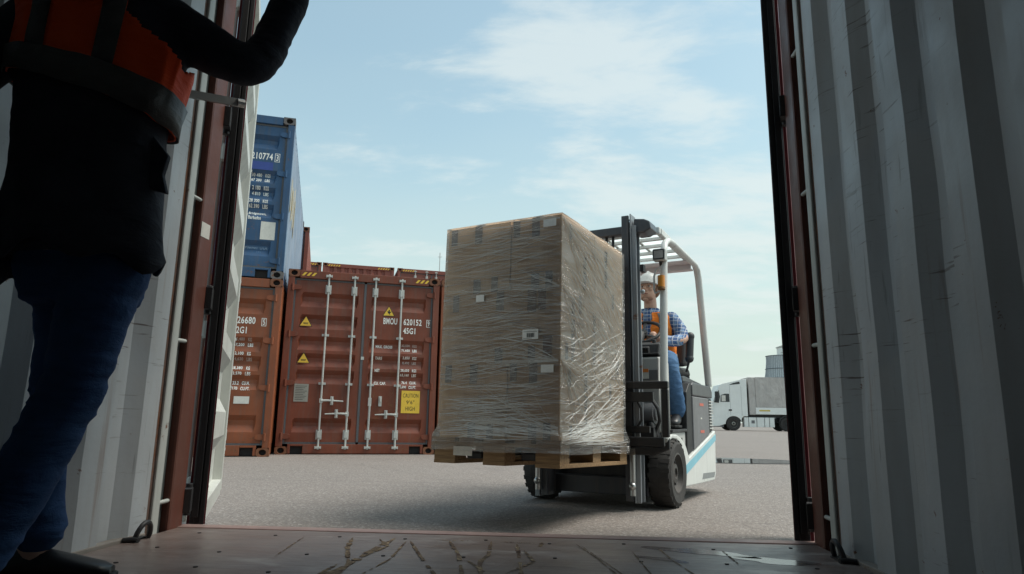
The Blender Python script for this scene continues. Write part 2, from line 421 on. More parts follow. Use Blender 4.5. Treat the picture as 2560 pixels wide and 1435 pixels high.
def container(name, label, loc, yaw, H, L, body, cast, bands, doors=True, side=None, group=None, Wd=2.438, detail=2, mirror_text=False):
    t = thing(name, label, 'shipping container', loc, yaw, group)
    P = .10; sill, head = .155, .135
    # frame
    f = MB()
    f.box(0, P, .0, .10, .118, H-.118); f.box(Wd-P, Wd, 0, .10, .118, H-.118)
    f.box(0, P, L-.10, L, .118, H-.118); f.box(Wd-P, Wd, L-.1, L, .118, H-.118)
    f.box(.178, Wd-.178, .004, .10, H-head, H-.006); f.box(.178, Wd-.178, L-.1, L-.004, H-head, H-.006)
    pk = [(.178, .22), (.40, Wd-.40), (Wd-.22, Wd-.178)] if detail == 2 else [(.178, Wd-.178)]
    for a, b in pk: f.box(a, b, .004, .12, .012, sill)
    if detail == 2:
        f.box(.22, .40, .004, .12, .125, sill-.001); f.box(Wd-.40, Wd-.22, .004, .12, .125, sill-.001)
    f.box(.178, Wd-.178, L-.1, L-.004, .012, sill)
    for x in (0.012, Wd-.062): f.box(x, x+.05, .178, L-.178, .012, .17); f.box(x, x+.05, .178, L-.178, H-.075, H-.012)
    f.build('frame', M[body], t, bevel=.006)
    if detail == 2:
        for x in (.22, Wd-.40):
            k = MB(); k.box(x, x+.18, .05, .4, .012, .124); k.build('fork_pocket', M['hole'], t)  # solid block, its near black colour is the pocket's shade
    for x in (-.003, Wd-.175):
        for y, yy in ((-.004, .158), (L-.158, L+.004)):
            for z in (0, H-.118):
                if detail < 2 and y > 1: continue
                k = MB(); casting(k, x, x+.178, y, yy, z, z+.118, .05 if True else .03); k.build('corner_casting', [M[cast], M['hole']], t, bevel=.004)
    # sheets
    pr = corr_profile(L-.2)
    for x, sg, nm in ((.006, 1, 'side_wall'), (Wd-.006, -1, 'side_wall')):
        k = MB(); k.loft([[(x+sg*d, .1+a, z) for a, d in pr] for z in (.17, H-.075)], cap=False, closed=False)
        k.build(nm, M[side] if side else M[body], t)
    k = MB(); pr2 = corr_profile(L-.2, .21, .02, .05, .055); k.loft([[(x, .1+a, H-.012-d) for a, d in pr2] for x in (.05, Wd-.05)], cap=False, closed=False)
    k.build('roof', M[body], t)
    prb = corr_profile(Wd-.2, .25, .04, .08, .045, .03)
    def endwall(y, sg):
        k = MB(); k.loft([[(.1+a, y+sg*d, z) for a, d in prb] for z in (sill-.01, H-head+.01)], cap=False, closed=False); k.build('end_wall', M[body], t)
    endwall(L-.012, -1)
    if not doors:
        endwall(.02, 1); return t
    # doors: two leaves pressed with horizontal recesses
    x0, x1, xm = P+.03, Wd-P-.03, Wd/2; z0, z1 = sill+.03, H-head-.03; Y = .045; dep = .052
    lw = xm-.02-x0
    for li, (a, b) in enumerate(((x0, xm-.02), (xm+.02, x1))):
        bd = bands[li]; fz, cz = recess_fn(bd, dep)
        zs = [z0]+cz+[z1]; m1 = .085; s1 = .03
        xs = [a, a+m1, a+m1+s1, b-m1-s1, b-m1, b]; fx = [0, 0, 1, 1, 0, 0]
        k = MB(); vs = [(x, Y+fz(z)*q, z) for z in zs for x, q in zip(xs, fx)]; n = 6
        k.add(vs, [(i*n+j, i*n+j+1, (i+1)*n+j+1, (i+1)*n+j) for i in range(len(zs)-1) for j in range(n-1)])
        # slim return edges so that the leaf has thickness
        k.box(a, a+.02, Y+.001, Y+.05, z0, z1); k.box(b-.02, b, Y+.001, Y+.05, z0, z1); k.box(a, b, Y+.001, Y+.05, z0, z0+.02); k.box(a, b, Y+.001, Y+.05, z1-.02, z1)
        d = k.build('door', M[body], t)
        # seals
        s = MB(); hx = (P+.002, x0-.002) if li == 0 else (x1+.002, Wd-P-.002)
        s.box(hx[0], hx[1], Y-.006, Y+.03, sill+.002, H-head-.002)
        s.box(a, b, Y-.006, Y+.03, sill+.002, z0-.002); s.box(a, b, Y-.006, Y+.03, z1+.002, H-head-.002)
        if li == 0: s.box(xm-.018, xm+.018, Y-.010, Y+.03, z0, z1)
        s.build('seal', M['seal'], d)
        # hinges
        if detail == 2:
            for z in (H-.29, H*.64, H*.375, .27):
                k = MB(); hxx = .075 if li == 0 else Wd-.075; sg = 1 if li == 0 else -1
                k.cyl((hxx, -.004, z-.055), (hxx, -.004, z+.055), .017, 10)
                k.prism([(hxx, z-.045), (hxx+sg*.10, z-.036), (hxx+sg*.135, z-.02), (hxx+sg*.135, z+.025), (hxx+sg*.10, z+.040), (hxx, z+.045)], Y-.032, Y-.008, 'y')
                k.build('hinge', M[body], d, bevel=.003)
        # locking rods
        for ri, rx in enumerate(((.52, .93) if li == 0 else (1.29-.04, 1.70-.02))):
            X = rx+.13-.02 if li == 0 else rx+.13
            k = MB(); yc = .004
            k.cyl((X, yc, .075), (X, yc, H-.05), .0165, 10)
            rod = k.build('locking_rod', M['hw'], d, smooth=True)
            for z in (.30, H-.30):
                k = MB(); k.box(X-.045, X+.045, yc+.014, Y-.001, z-.075, z+.075); k.box(X-.026, X+.026, yc-.024, yc+.014, z-.05, z+.05); k.build('rod_bracket', M['hw'], rod, bevel=.004)
            for z, sg in ((.105, 1), (H-.085, -1)):
                k = MB(); k.cyl((X, yc, z-.022), (X, yc, z+.022), .026, 10); k.box(X-.035, X+.035, yc-.03, yc-.004, z-.012, z+.012); k.box(X-.05, X-.03, yc-.03, yc+.02, z-.02, z+.02); k.box(X+.03, X+.05, yc-.03, yc+.02, z-.02, z+.02)
                k.build('cam_lock', M['hw'], rod, bevel=.002)
            if detail == 2:
                for z in (H*.64, H*.375):
                    k = MB(); k.box(X-.055, X+.055, yc+.012, Y-.001, z-.018, z+.018); k.cyl((X, yc, z-.02), (X, yc, z+.02), .022, 10); k.build('rod_guide', M['hw'], rod, bevel=.002)
                # handle
                sg = 1 if ri == 0 else -1; hz = .82 if ri == 0 else .62
                if li == 1 and ri == 0:
                    k = MB(); k.box(X-.026, X+.026, yc-.03, yc+.014, hz-.07, hz+.06); k.beam((X+.006, yc-.026, hz-.05), (X+.004, yc-.022, hz-.36), .024, .012, up=(0,1,0)); k.build('handle', M['hw'], rod, bevel=.003)
                    k = MB(); k.box(X+.14, X+.19, yc+.005, Y-.001, hz-.07, hz+.09); k.cyl((X+.165, yc-.012, hz+.0), (X+.165, yc-.012, hz+.07), .017, 8); k.build('handle_catch', M['hw'], d, bevel=.003)
                else:
                    k = MB(); k.box(X-.026, X+.026, yc-.03, yc+.014, hz-.035, hz+.035)
                    k.tube([(X, yc-.026, hz), (X+sg*.10, yc-.030, hz+.006), (X+sg*.34, yc-.026, hz-.004)], [.020, .016, .010], 8); k.build('handle', M['hw'], rod, bevel=.002)
                    hx2 = X+sg*.165
                    k = MB(); k.box(hx2-.024, hx2+.024, yc+.004, Y-.001, hz-.065, hz+.07); k.cyl((hx2, yc-.03, hz-.05), (hx2, yc-.03, hz+.055), .016, 8); k.box(hx2-.028, hx2+.028, yc-.04, yc-.01, hz-.012, hz+.03)
                    k.build('handle_catch', M['hw'], d, bevel=.003)
    return t

def hazard(t, x, z, n=3, w=.05, h=.055, sp=.075, y=.0):
    for i in range(n):
        k = MB(); xx = x+i*sp; k.prism([(xx, z), (xx+w*.8, z), (xx+w*.8+.045, z+h), (xx+.045, z+h)], y+.0015, y+.0035, 'y'); k.build('hazard_stripe', M['yellow'], t)
def black_base(t, x, z, w, h, y=0): k = MB(); k.box(x, x+w, y+.0036, y+.006, z, z+h); k.build('hazard_backing', M['black_print'], t)
def sticker(t, x, z, w, h, mat, y, name='sticker'):
    k = MB(); k.box(x, x+w, y-.002, y-.0004, z, z+h); return k.build(name, M[mat], t)
def triangle(t, x, z, w, y, mark):
    k = MB(); h = w*.86; k.prism([(x, z), (x+w, z), (x+w/2, z+h)], y-.0012, y-.0004, 'y'); o = k.build('warning_triangle', M['black_print'], t)
    q = .008; k = MB(); k.prism([(x+q*1.7, z+q), (x+w-q*1.7, z+q), (x+w/2, z+h-q*2)], y-.0024, y-.0016, 'y'); k.build('triangle_face', M['yellow'], o)
    if mark == 'bolt':
        k = MB(); cx, cz = x+w/2, z+h*.36
        k.prism([(cx-.045, cz+.035), (cx-.012, cz+.012), (cx+.0, cz+.05), (cx+.018, cz+.035), (cx+.012, cz+.012), (cx+.05, cz+.018), (cx+.02, cz-.012), (cx+.022, cz-.05), (cx+.004, cz-.02), (cx-.012, cz-.016), (cx-.02, cz+.006)], y-.0032, y-.0027, 'y')
        k.build('triangle_symbol', M['black_print'], o)
    else:
        k = MB()
        for i, (a, b) in enumerate(((.3, .7), (.33, .67))): k.box(x+w*a, x+w*b, y-.0032, y-.0027, z+h*(.30-.09*i), z+h*(.35-.09*i))
        k.build('triangle_text', M['black_print'], o)

YW = .348
e = Vector((math.cos(YW), math.sin(YW), 0)); nb = Vector((-math.sin(YW), math.cos(YW), 0))
BL = [(.33,.55), (1.08,1.30), (1.35,1.56), (1.61,1.83), (1.95,2.18), (2.30,2.54)]
BR = [(.33,.55), (1.08,1.30), (1.35,1.56), (1.61,1.83), (2.30,2.54)]
t = container('shipping_container', 'tall rust red container with yellow CAUTION sign and three yellow warning triangles', (-4.0747, 10.2071, 0), YW, 2.896, 12.19, 'rust_red', 'casting', (BL, BR), group='closed containers stacked in the yard')
dY = .045; fz, cz = recess_fn(BR, .052); sf = lambda z: dY+fz(z)
def lt(s, x, z, h, w, mat='white_print', bold=.02):
    if '  ' in s:
        a, b = s.split('  '); n = len(a)+len(b)+2; lt(a, x, z, h, w*len(a)/n, mat, bold); x += w*(len(a)+2)/n; w *= len(b)/n; s = b
    return lettering(s, x, z, h, w, M[mat], t, y=sf(z) if False else 0, surf=lambda zz: sf(zz), cuts=cz, bold=bold)
hazard(t, .20, 2.80, 3); hazard(t, 2.03, 2.80, 3)
lt('BMOU', 1.535, 2.085, .105, .225); lt('620152', 1.865, 2.085, .105, .30); lt('45G1', 1.865, 1.94, .10, .20)
def boxed(x, z, ch, w=.075, h=.125):
    k = MB(); y = dY
    for a in ((x, x+w, z, z+.008), (x, x+w, z+h-.008, z+h), (x, x+.008, z+.008, z+h-.008), (x+w-.008, x+w, z+.008, z+h-.008)): k.box(a[0], a[1], y-.003, y-.0012, a[2], a[3])
    k.build('check_digit_frame', M['white_print'], t); lettering(ch, x+.02, z+.018, h-.036, w-.04, M['white_print'], t, y=dY-.0035)
boxed(2.245, 2.065, '9')
for s, x, z, w, mt in (('MAX. GROSS', 1.435, 1.69, .27, 'white_print'), ('32,500  KGS', 1.855, 1.72, .25, 'grey_print'), ('71,650  LBS', 1.855, 1.64, .25, 'white_print'),
                   ('TARE', 1.435, 1.50, .11, 'white_print'), ('3,850  KGS', 1.88, 1.515, .225, 'white_print'), ('8,490  LBS', 1.88, 1.435, .225, 'grey_print'),
                   ('NET', 1.435, 1.30, .08, 'white_print'), ('28,650  KGS', 1.85, 1.31, .26, 'white_print'), ('63,160  LBS', 1.85, 1.235, .26, 'white_print'),
                   ('CU. CAP.', 1.435, 1.095, .19, 'white_print'), ('76.4  CU.M.', 1.88, 1.115, .235, 'white_print'), ('2,690  CU.FT.', 1.85, 1.04, .265, 'white_print')):
    lt(s, x, z, .048, w, mt, .028)
triangle(t, .215, 1.985, .20, dY-.004, 'text'); triangle(t, .22, 1.40, .20, dY-.004, 'text'); triangle(t, 1.515, 2.22, .20, dY-.004, 'bolt')
c = sticker(t, 1.885, .65, .30, .36, 'yellow', dY-.004, 'caution_sign')
for s, z, w, h in (('CAUTION', .90, .25, .065), ("9'6\"", .795, .13, .06), ('HIGH', .69, .15, .065)): lettering(s, 1.885+(.30-w)/2, z, h, w, M['black_print'], c, y=dY-.0072, bold=.0)
p = sticker(t, .215, .80, .215, .275, 'plate', dY-.004, 'data_plate')
k = MB()
for i in range(9): k.box(.235, .235+.12+.05*((i*7) % 3)/2, dY-.0068, dY-.0062, .83+i*.026, .836+i*.026)
k.build('plate_text', M['black_print'], p)
sticker(t, 1.205, 1.485, .05, .05, 'hw', dY-.012, 'lead_seal')

# orange one to its left, blue on top of it (8'6" boxes)
B20 = [(.34,.58), (.94,1.16), (1.21,1.43), (1.49,1.71), (2.05,2.28)]
c2 = Vector((-3.8975, 9.5957, 0)) - e*2.438
t = container('shipping_container', 'orange brown container at ground level carrying the blue container', tuple(c2), YW+.002, 2.591, 6.058, 'orange', 'casting', (B20, B20), group='closed containers stacked in the yard')
fz20, cz20 = recess_fn(B20, .052)
def lt20(s, x, z, h, w, mat='white_print', bold=.02):
    if '  ' in s:
        a, b = s.split('  '); n = len(a)+len(b)+2; lt20(a, x, z, h, w*len(a)/n, mat, bold); x += w*(len(a)+2)/n; w *= len(b)/n; s = b
    return lettering(s, x, z, h, w, M[mat], t, y=0, surf=lambda zz: dY+fz20(zz), cuts=cz20, bold=bold)
lt20('626680', 1.80, 1.90, .105, .30); lt20('22G1', 1.80, 1.755, .10, .19); boxed(2.185, 1.875, '5', .07, .12)
for s, x, z, w, mt in (('30,480  KG', 1.83, 1.645, .24, 'grey_print'), ('67,200  LBS', 1.825, 1.565, .27, 'white_print'), ('2,100  KG', 1.855, 1.435, .22, 'white_print'), ('4,630  LBS', 1.855, 1.355, .24, 'grey_print'),
                   ('28,380  KG', 1.83, 1.225, .25, 'white_print'), ('62,570  LBS', 1.825, 1.145, .27, 'white_print'), ('33.2  CU.M.', 1.86, 1.01, .23, 'white_print'), ('1,170  CU.FT.', 1.83, .93, .27, 'white_print')):
    lt20(s, x, z, .052, w, mt, .028)
sticker(t, 1.90, .74, .21, .105, 'sticker', dY-.004)
for a, b in ((.0, .7),): sticker(t, 1.0, 1.9, .3, .1, 'sticker', dY-.004)
t = container('shipping_container', 'blue container, side coloured paler as sky sheen, standing on the orange brown container', tuple(c2+Vector((-.01, .01, 2.593))), YW-.002, 2.591, 6.058, 'blue', 'blue_casting', (B20, B20), side='blue_side', group='closed containers stacked in the yard')
lt20('210774', 1.835, 1.87, .11, .31); boxed(2.175, 1.85, '3', .075, .14)
sticker(t, 1.80, 1.705, .36, .13, 'darkblue', dY-.002, 'overpainted_patch')
for s, x, z, w, mt in (('30 480  KGS', 1.86, 1.60, .27, 'sticker'), ('67 200  LBS', 1.86, 1.515, .27, 'white_print'), ('2 180  KGS', 1.885, 1.385, .24, 'white_print'), ('4 810  LBS', 1.885, 1.30, .24, 'white_print'),
                   ('28 300  KGS', 1.86, 1.175, .27, 'white_print'), ('62 390  LBS', 1.86, 1.095, .27, 'white_print'), ('Bridgetown,', 1.87, .975, .25, 'white_print'), ('Barbados', 1.87, .905, .18, 'white_print')):
    lt20(s, x, z, .056, w, mt, .028)
sticker(t, 2.06, .60, .21, .28, 'sticker', dY-.004)
lettering('/\\V/V/ \\/\\/\\', 1.86, .445, .035, .32, M['faint_print'], t, y=dY+.02, bold=0)
lettering('vol5b', 1.95, .38, .035, .16, M['faint_print'], t, y=dY+.035, bold=0)
# worn yellow side mark, only slivers of the strokes are left
k = MB(); rnd = random.Random(4)
for i in range(9):
    y = .35+i*.17; z = 1.15+.08*math.sin(i*2.1); h = .55+.25*rnd.random()
    k.add([(2.436, y, z), (2.436, y+.06, z+.04), (2.436, y+.10, z+h), (2.436, y+.04, z+h-.05)], [(0,1,2,3)])
k.build('side_mark', simple('worn yellow side mark', (.62, .50, .22), .6), t)

# container next to the tall one, mostly behind the load
p3 = Vector((-4.0747, 10.2071, 0)) + e*(2.438+.045)
t = container('shipping_container', 'orange brown container right of the tall one, almost wholly behind the wrapped load', tuple(p3-nb*-.02), YW, 2.896, 6.058, 'orange', 'casting', (BR, BR), group='closed containers stacked in the yard')
for z in (2.43, 2.23, 2.15, 2.08, 1.92, 1.52, 1.30, 1.04):
    lettering('MU 8' if z > 1.9 else 'U 3', .115, z, .045, .12, M['white_print'], t, y=dY-.012)
# back row, two high
q1 = Vector((-7.91, 22.0, 0))
spec = [(-1, True, 'far rust red stack showing only a striped corner beside the blue container', 'upper rust red container of the far stack nearest the blue container'),
        (0, False, 'lower container of the ribbed end stack in the far row', 'far container with ribbed end wall and yellow stripes at both top corners'),
        (1, True, 'lower container of the far stack right of the ribbed one', 'far red container with rod tops showing, above the CAUTION container')]
for i, dr, l0, l1 in spec:
    for lv, lb in ((0, l0), (1, l1)):
        t = container('shipping_container', lb, tuple(q1+e*(i*2.56 + (.08 if i < 0 else 0))+Vector((0, 0, lv*2.898))), YW, 2.896, 6.058, 'back_red', 'casting', (BR, BR), doors=dr, group='closed containers in the far row', detail=1)
        if lv: hazard(t, .17, 2.79, 5, .055, .06, .085); hazard(t, 1.86, 2.79, 5, .055, .06, .085)
# stack directly behind the blue one
q3 = Vector((-5.95, 15.65, 0)) - e*2.438
for lv, lb in ((0, 'faded red container hidden behind the orange brown one'), (1, 'faded red container of which a narrow edge shows right behind the blue one')):
    container('shipping_container', lb, tuple(q3+Vector((0, 0, lv*2.593))), YW, 2.591, 6.058, 'back_red', 'casting', (B20, B20), group='closed containers stacked in the yard', detail=1)
# thin masts beyond the far row
for i, (x, y, h) in enumerate(((-6.5, 36.2, 9.7), (-5.9, 36.2, 9.9), (-2.9, 37.5, 9.9))):
    k = MB(); k.cyl((x, y, 0), (x, y, h), .022, 6); k.box(x-.12, x+.12, y-.01, y+.01, h-.25, h-.23)
    tag(k.build('antenna_mast', M['hw']), ['thin mast beyond the far containers, leftmost of three', 'thin mast beyond the far containers, middle of three', 'tallest thin mast beyond the far containers'][i], 'mast', 'thin masts behind the far row')

# ================================================================ THE CONTAINER WE STAND IN
own = thing('open_container', 'grey lined shipping container with brown corner posts and worn plywood floor, seen from inside', 'shipping container', (0, -3.4, 0))
OY = 3.4     # world y + OY = local y
D = 2.57; FZ = .158; CH = 2.86
# floor sheets
for a, b in ((-3.35, -.9), (-.897, 2.548)):
    k = MB(); k.box(-1.165, 1.165, a+OY, b+OY, .03, FZ); k.build('floor_sheet', M['floor'], own, bevel=.002)
k = MB(); k.box(-1.20, 1.20, 2.5485+OY, 2.615+OY, .0, FZ+.0035); k.box(-1.2, 1.2, 2.60+OY, 2.66+OY, 0, .12)
k.build('threshold', paint('scuffed pinkish steel sill paint', (.30, .20, .18), .45, .4, .3, .4), own, bevel=.004)
# screws: thin discs, near black for the shade of countersunk heads
rnd = random.Random(11)
sm = simple('near black screw recess shade', (.018, .013, .012), .8)
scr = MB(); scr.cyl((0, 0, -.001), (0, 0, .0012), .0065, 12); sme = scr.mesh('screw', sm)
for yy in (2.44, 2.16, 1.90, 1.62, 1.34, 1.05):
    for i in range(9):
        x = -1.02+i*.255+rnd.uniform(-.03, .03); y = yy+rnd.uniform(-.035, .035)
        o = bpy.data.objects.new('screw', sme); C.objects.link(o); o.parent = own; o.location = (x, y+OY, FZ+.0008)
# raw splintered scrapes, ragged low strips
def scrape(pts, w, seed, n=44, z=FZ+.0012):
    rr = random.Random(seed); k = MB(); pts = [Vector((p[0], p[1], 0)) for p in pts]
    L_ = []; Rr = []
    for i in range(n+1):
        s_ = i/n*(len(pts)-1); j = min(int(s_), len(pts)-2); f_ = s_-j; p = pts[j].lerp(pts[j+1], f_); d = (pts[j+1]-pts[j]).normalized(); nn = Vector((-d.y, d.x, 0))
        taper = min(1, 6*min(i, n-i)/n+.12)
        L_.append(p+nn*w*.55*taper*(.45+.35*mnoise.noise(Vector((i*.35, seed, len(L_)*.01)))+rr.uniform(-.12, .12))); Rr.append(p-nn*w*.55*taper*(.45+.35*mnoise.noise(Vector((i*.35, seed, len(L_)*.01)))+rr.uniform(-.12, .12)))
    vs = [(v.x, v.y+OY, z+rr.uniform(0, .0012)) for v in L_]+[(v.x, v.y+OY, z+rr.uniform(0, .0012)) for v in Rr]
    k.add(vs, [(i, i+1, n+2+i, n+1+i) for i in range(n) if rr.random() > .16])
    return k.build('floor_scrape', M['splinter'], own)
for i, (pts, w) in enumerate([([(-.46,2.44),(-.42,2.25),(-.34,2.01),(-.30,1.5)], .030), ([(-.31,2.45),(-.33,2.2),(-.34,2.0),(-.40,1.45)], .042), ([(-.36,2.42),(-.30,2.30),(-.33,2.12)], .020), ([(-.25,2.41),(-.16,2.15),(.10,1.45)], .022),
        ([(-.26,2.40),(-.24,2.1),(-.30,1.6)], .014), ([(-.12,2.44),(-.05,2.2),(.08,1.5)], .024), ([(.03,2.44),(.045,2.2),(.03,2.1),(.09,1.6)], .028), ([(.12,2.40),(.14,2.2),(.20,1.5)], .024), ([(.205,2.44),(.20,2.36)], .030),
        ([(.32,2.43),(.38,2.2),(.50,1.6)], .010), ([(.335,2.41),(.40,2.15),(.53,1.6)], .006), ([(.59,2.43),(.61,2.2),(.70,1.6)], .011), ([(.80,2.39),(.80,2.17)], .010), ([(.50,2.33),(.53,1.8)], .008),
        ([(-.01,2.11),(.06,1.96)], .018), ([(.15,2.29),(.19,2.12),(.12,1.95)], .022), ([(-.37,2.0),(-.38,1.85)], .020), ([(-.63,2.43),(-.61,2.25),(-.59,2.08)], .009), ([(.06,2.43),(.18,2.42)], .014), ([(-.15,2.435),(-.05,2.43)], .012)]):
    scrape(pts, w, 50+i)
damp = NT('damp floor'); dn_ = damp.noise(damp.mapv((1,3,1),(0,0,R(24))), 9, 5, .7); damp.color(damp.mix(damp.ramp(dn_,.4,.6),(.16,.125,.115),(.27,.23,.22))); damp.b.inputs['Roughness'].default_value = .16
for cx, cy, rx, ry, sd in ((.72, 2.36, .15, .05, 3), (.93, 2.24, .10, .055, 8), (.58, 2.22, .08, .025, 12)):
    k = MB(); k.add([(x, y+OY, z) for x, y, z in blob(cx, cy, rx, ry, 48, .28, sd, FZ+.0007, R(-20))], [tuple(range(48))]); k.build('damp_patch', damp.m, own)
# side walls
def side_wall(sg):
    pts = [(2.352, 0), (2.25, 0)]; y = 2.25
    prof = []
    yy = 2.26
    prof += [(yy, 0.0)]
    # going back from the door: slope out, outer flat, slope in, inner flat
    first = 2.26-.0
    y = 1.995+.265
    while y > -3.3:
        prof += [(y-.052, .036), (y-.105, .036), (y-.155, 0), (y-.265, 0)]; y -= .265
    prof = [(2.352, 0)] + prof
    k = MB(); zz = [FZ-.04+(CH-.09-FZ+.04)*i/60 for i in range(61)]
    rd = random.Random(5+sg); dents = [(rd.uniform(.2, 2.2), rd.uniform(.3, 2.4), rd.uniform(.05, .13), rd.uniform(-.010, .014)) for _ in range(26)]
    fine_ = []
    for (a0, d0), (a1, d1) in zip(prof[:-1], prof[1:]):
        for j in range(3): fine_.append((a0+(a1-a0)*j/3, d0+(d1-d0)*j/3))
    fine_.append(prof[-1])
    def dd(a, z):
        v = .0025*mnoise.noise(Vector((a*3, z*2.2, sg*5)))
        for y_, z_, r_, h_ in dents:
            q = ((a-y_)/r_)**2+((z-z_)/(r_*1.5))**2
            if q < 4: v += h_*math.exp(-q)
        return v*min(1, max(0, (2.3-a)*8))
    k.loft([[(sg*(1.172+d+dd(a, z)), a+OY, z) for a, d in fine_] for z in zz], cap=False, closed=False)
    return k.build('side_wall', M['wall'], own, smooth=22)
for sg in (-1, 1):
    side_wall(sg)
    # outer skin (what shows from outside), bottom and top rails
    k = MB(); k.loft([[(sg*(1.240+0*d), a+OY, z) for a, d in ((-3.35, 0), (2.45, 0))] for z in (.03, CH-.01)], cap=False, closed=False); k.build('outer_skin', M['own_red'], own)
    k = MB(); a, b = sorted((sg*1.166, sg*1.172+sg*.03)); k.box(a, b, -3.3+OY, 2.35+OY, .02, FZ+.012); k.build('bottom_rail', paint('scuffed rail paint', (.30, .27, .24), .5, .8, .3, .5), own, bevel=.003)
    # corner post: light strip, dark channel, brown outer post
    k = MB(); a, b = sorted((sg*1.164, sg*1.214)); k.box(a, b, 2.372+OY, 2.418+OY, .02, CH-.1); k.build('post_strip', M['own_grey'], own, bevel=.006)
    k = MB(); a, b = sorted((sg*1.205, sg*1.216)); k.box(a, b, 2.355+OY, 2.372+OY, .02, CH-.1); a, b = sorted((sg*1.175, sg*1.216)); k.box(a, b, 2.353+OY, 2.371+OY, .02, CH-.1); k.build('post_seam', paint('rusty seam', (.16,.10,.08), .6, 1.2, .3, .5), own)
    k = MB(); a, b = sorted((sg*1.196, sg*1.216)); k.box(a, b, 2.419+OY, 2.482+OY, .02, CH-.1); k.build('post_channel', M['channel'], own)
    k = MB(); a, b = sorted((sg*1.166, sg*1.219)); k.box(a, b, 2.483+OY, 2.585+OY, .0, CH-.0); k.build('corner_post', M['own_red'], own, bevel=.010)
    for z in (.26, .85, 1.42, 1.99, 2.5):
        k = MB(); k.cyl((sg*1.178, 2.41+OY, z), (sg*1.178, 2.492+OY, z+.002), .0075, 10); k.build('lashing_bar', M['own_grey'], own, smooth=True)
    # lashing rings on the floor rail
    for yy in (2.28, .95):
        k = MB(); cx = sg*1.135; ring = []
        for i in range(15):
            a = math.pi*(i/14*1.25-.12); ring.append((cx-sg*.012*math.sin(a), yy+OY+.040*math.cos(a), FZ+.006+.052*max(0, math.sin(a))))
        k.tube(ring, .0085, 8)
        k.tube([(cx+sg*.03, yy+OY-.055, FZ+.008), (cx, yy+OY-.045, FZ+.010), (cx-sg*.02, yy+OY-.05, FZ+.008)], .008, 8)
        k.box(*sorted((cx-.01, cx+sg*.035)), yy+OY-.05, yy+OY+.05, FZ+.0005, FZ+.006)
        k.build('lashing_ring', M['dark_steel'], own, smooth=True)
k = MB(); k.box(-1.22, 1.22, -3.35+OY, 2.50+OY, CH-.085, CH-.02); k.build('roof', M['wall'], own)
k = MB(); k.box(-1.22, 1.22, 2.483+OY, 2.585+OY, CH-.13, CH-.021); k.build('header', M['own_red'], own, bevel=.01)
k = MB(); prb = corr_profile(2.40, .25, .04, .08, .045, .03); k.loft([[(-1.2+a, -3.36+OY-d, z) for a, d in prb] for z in (0, CH-.02)], cap=False, closed=False); k.build('end_wall', M['wall'], own)

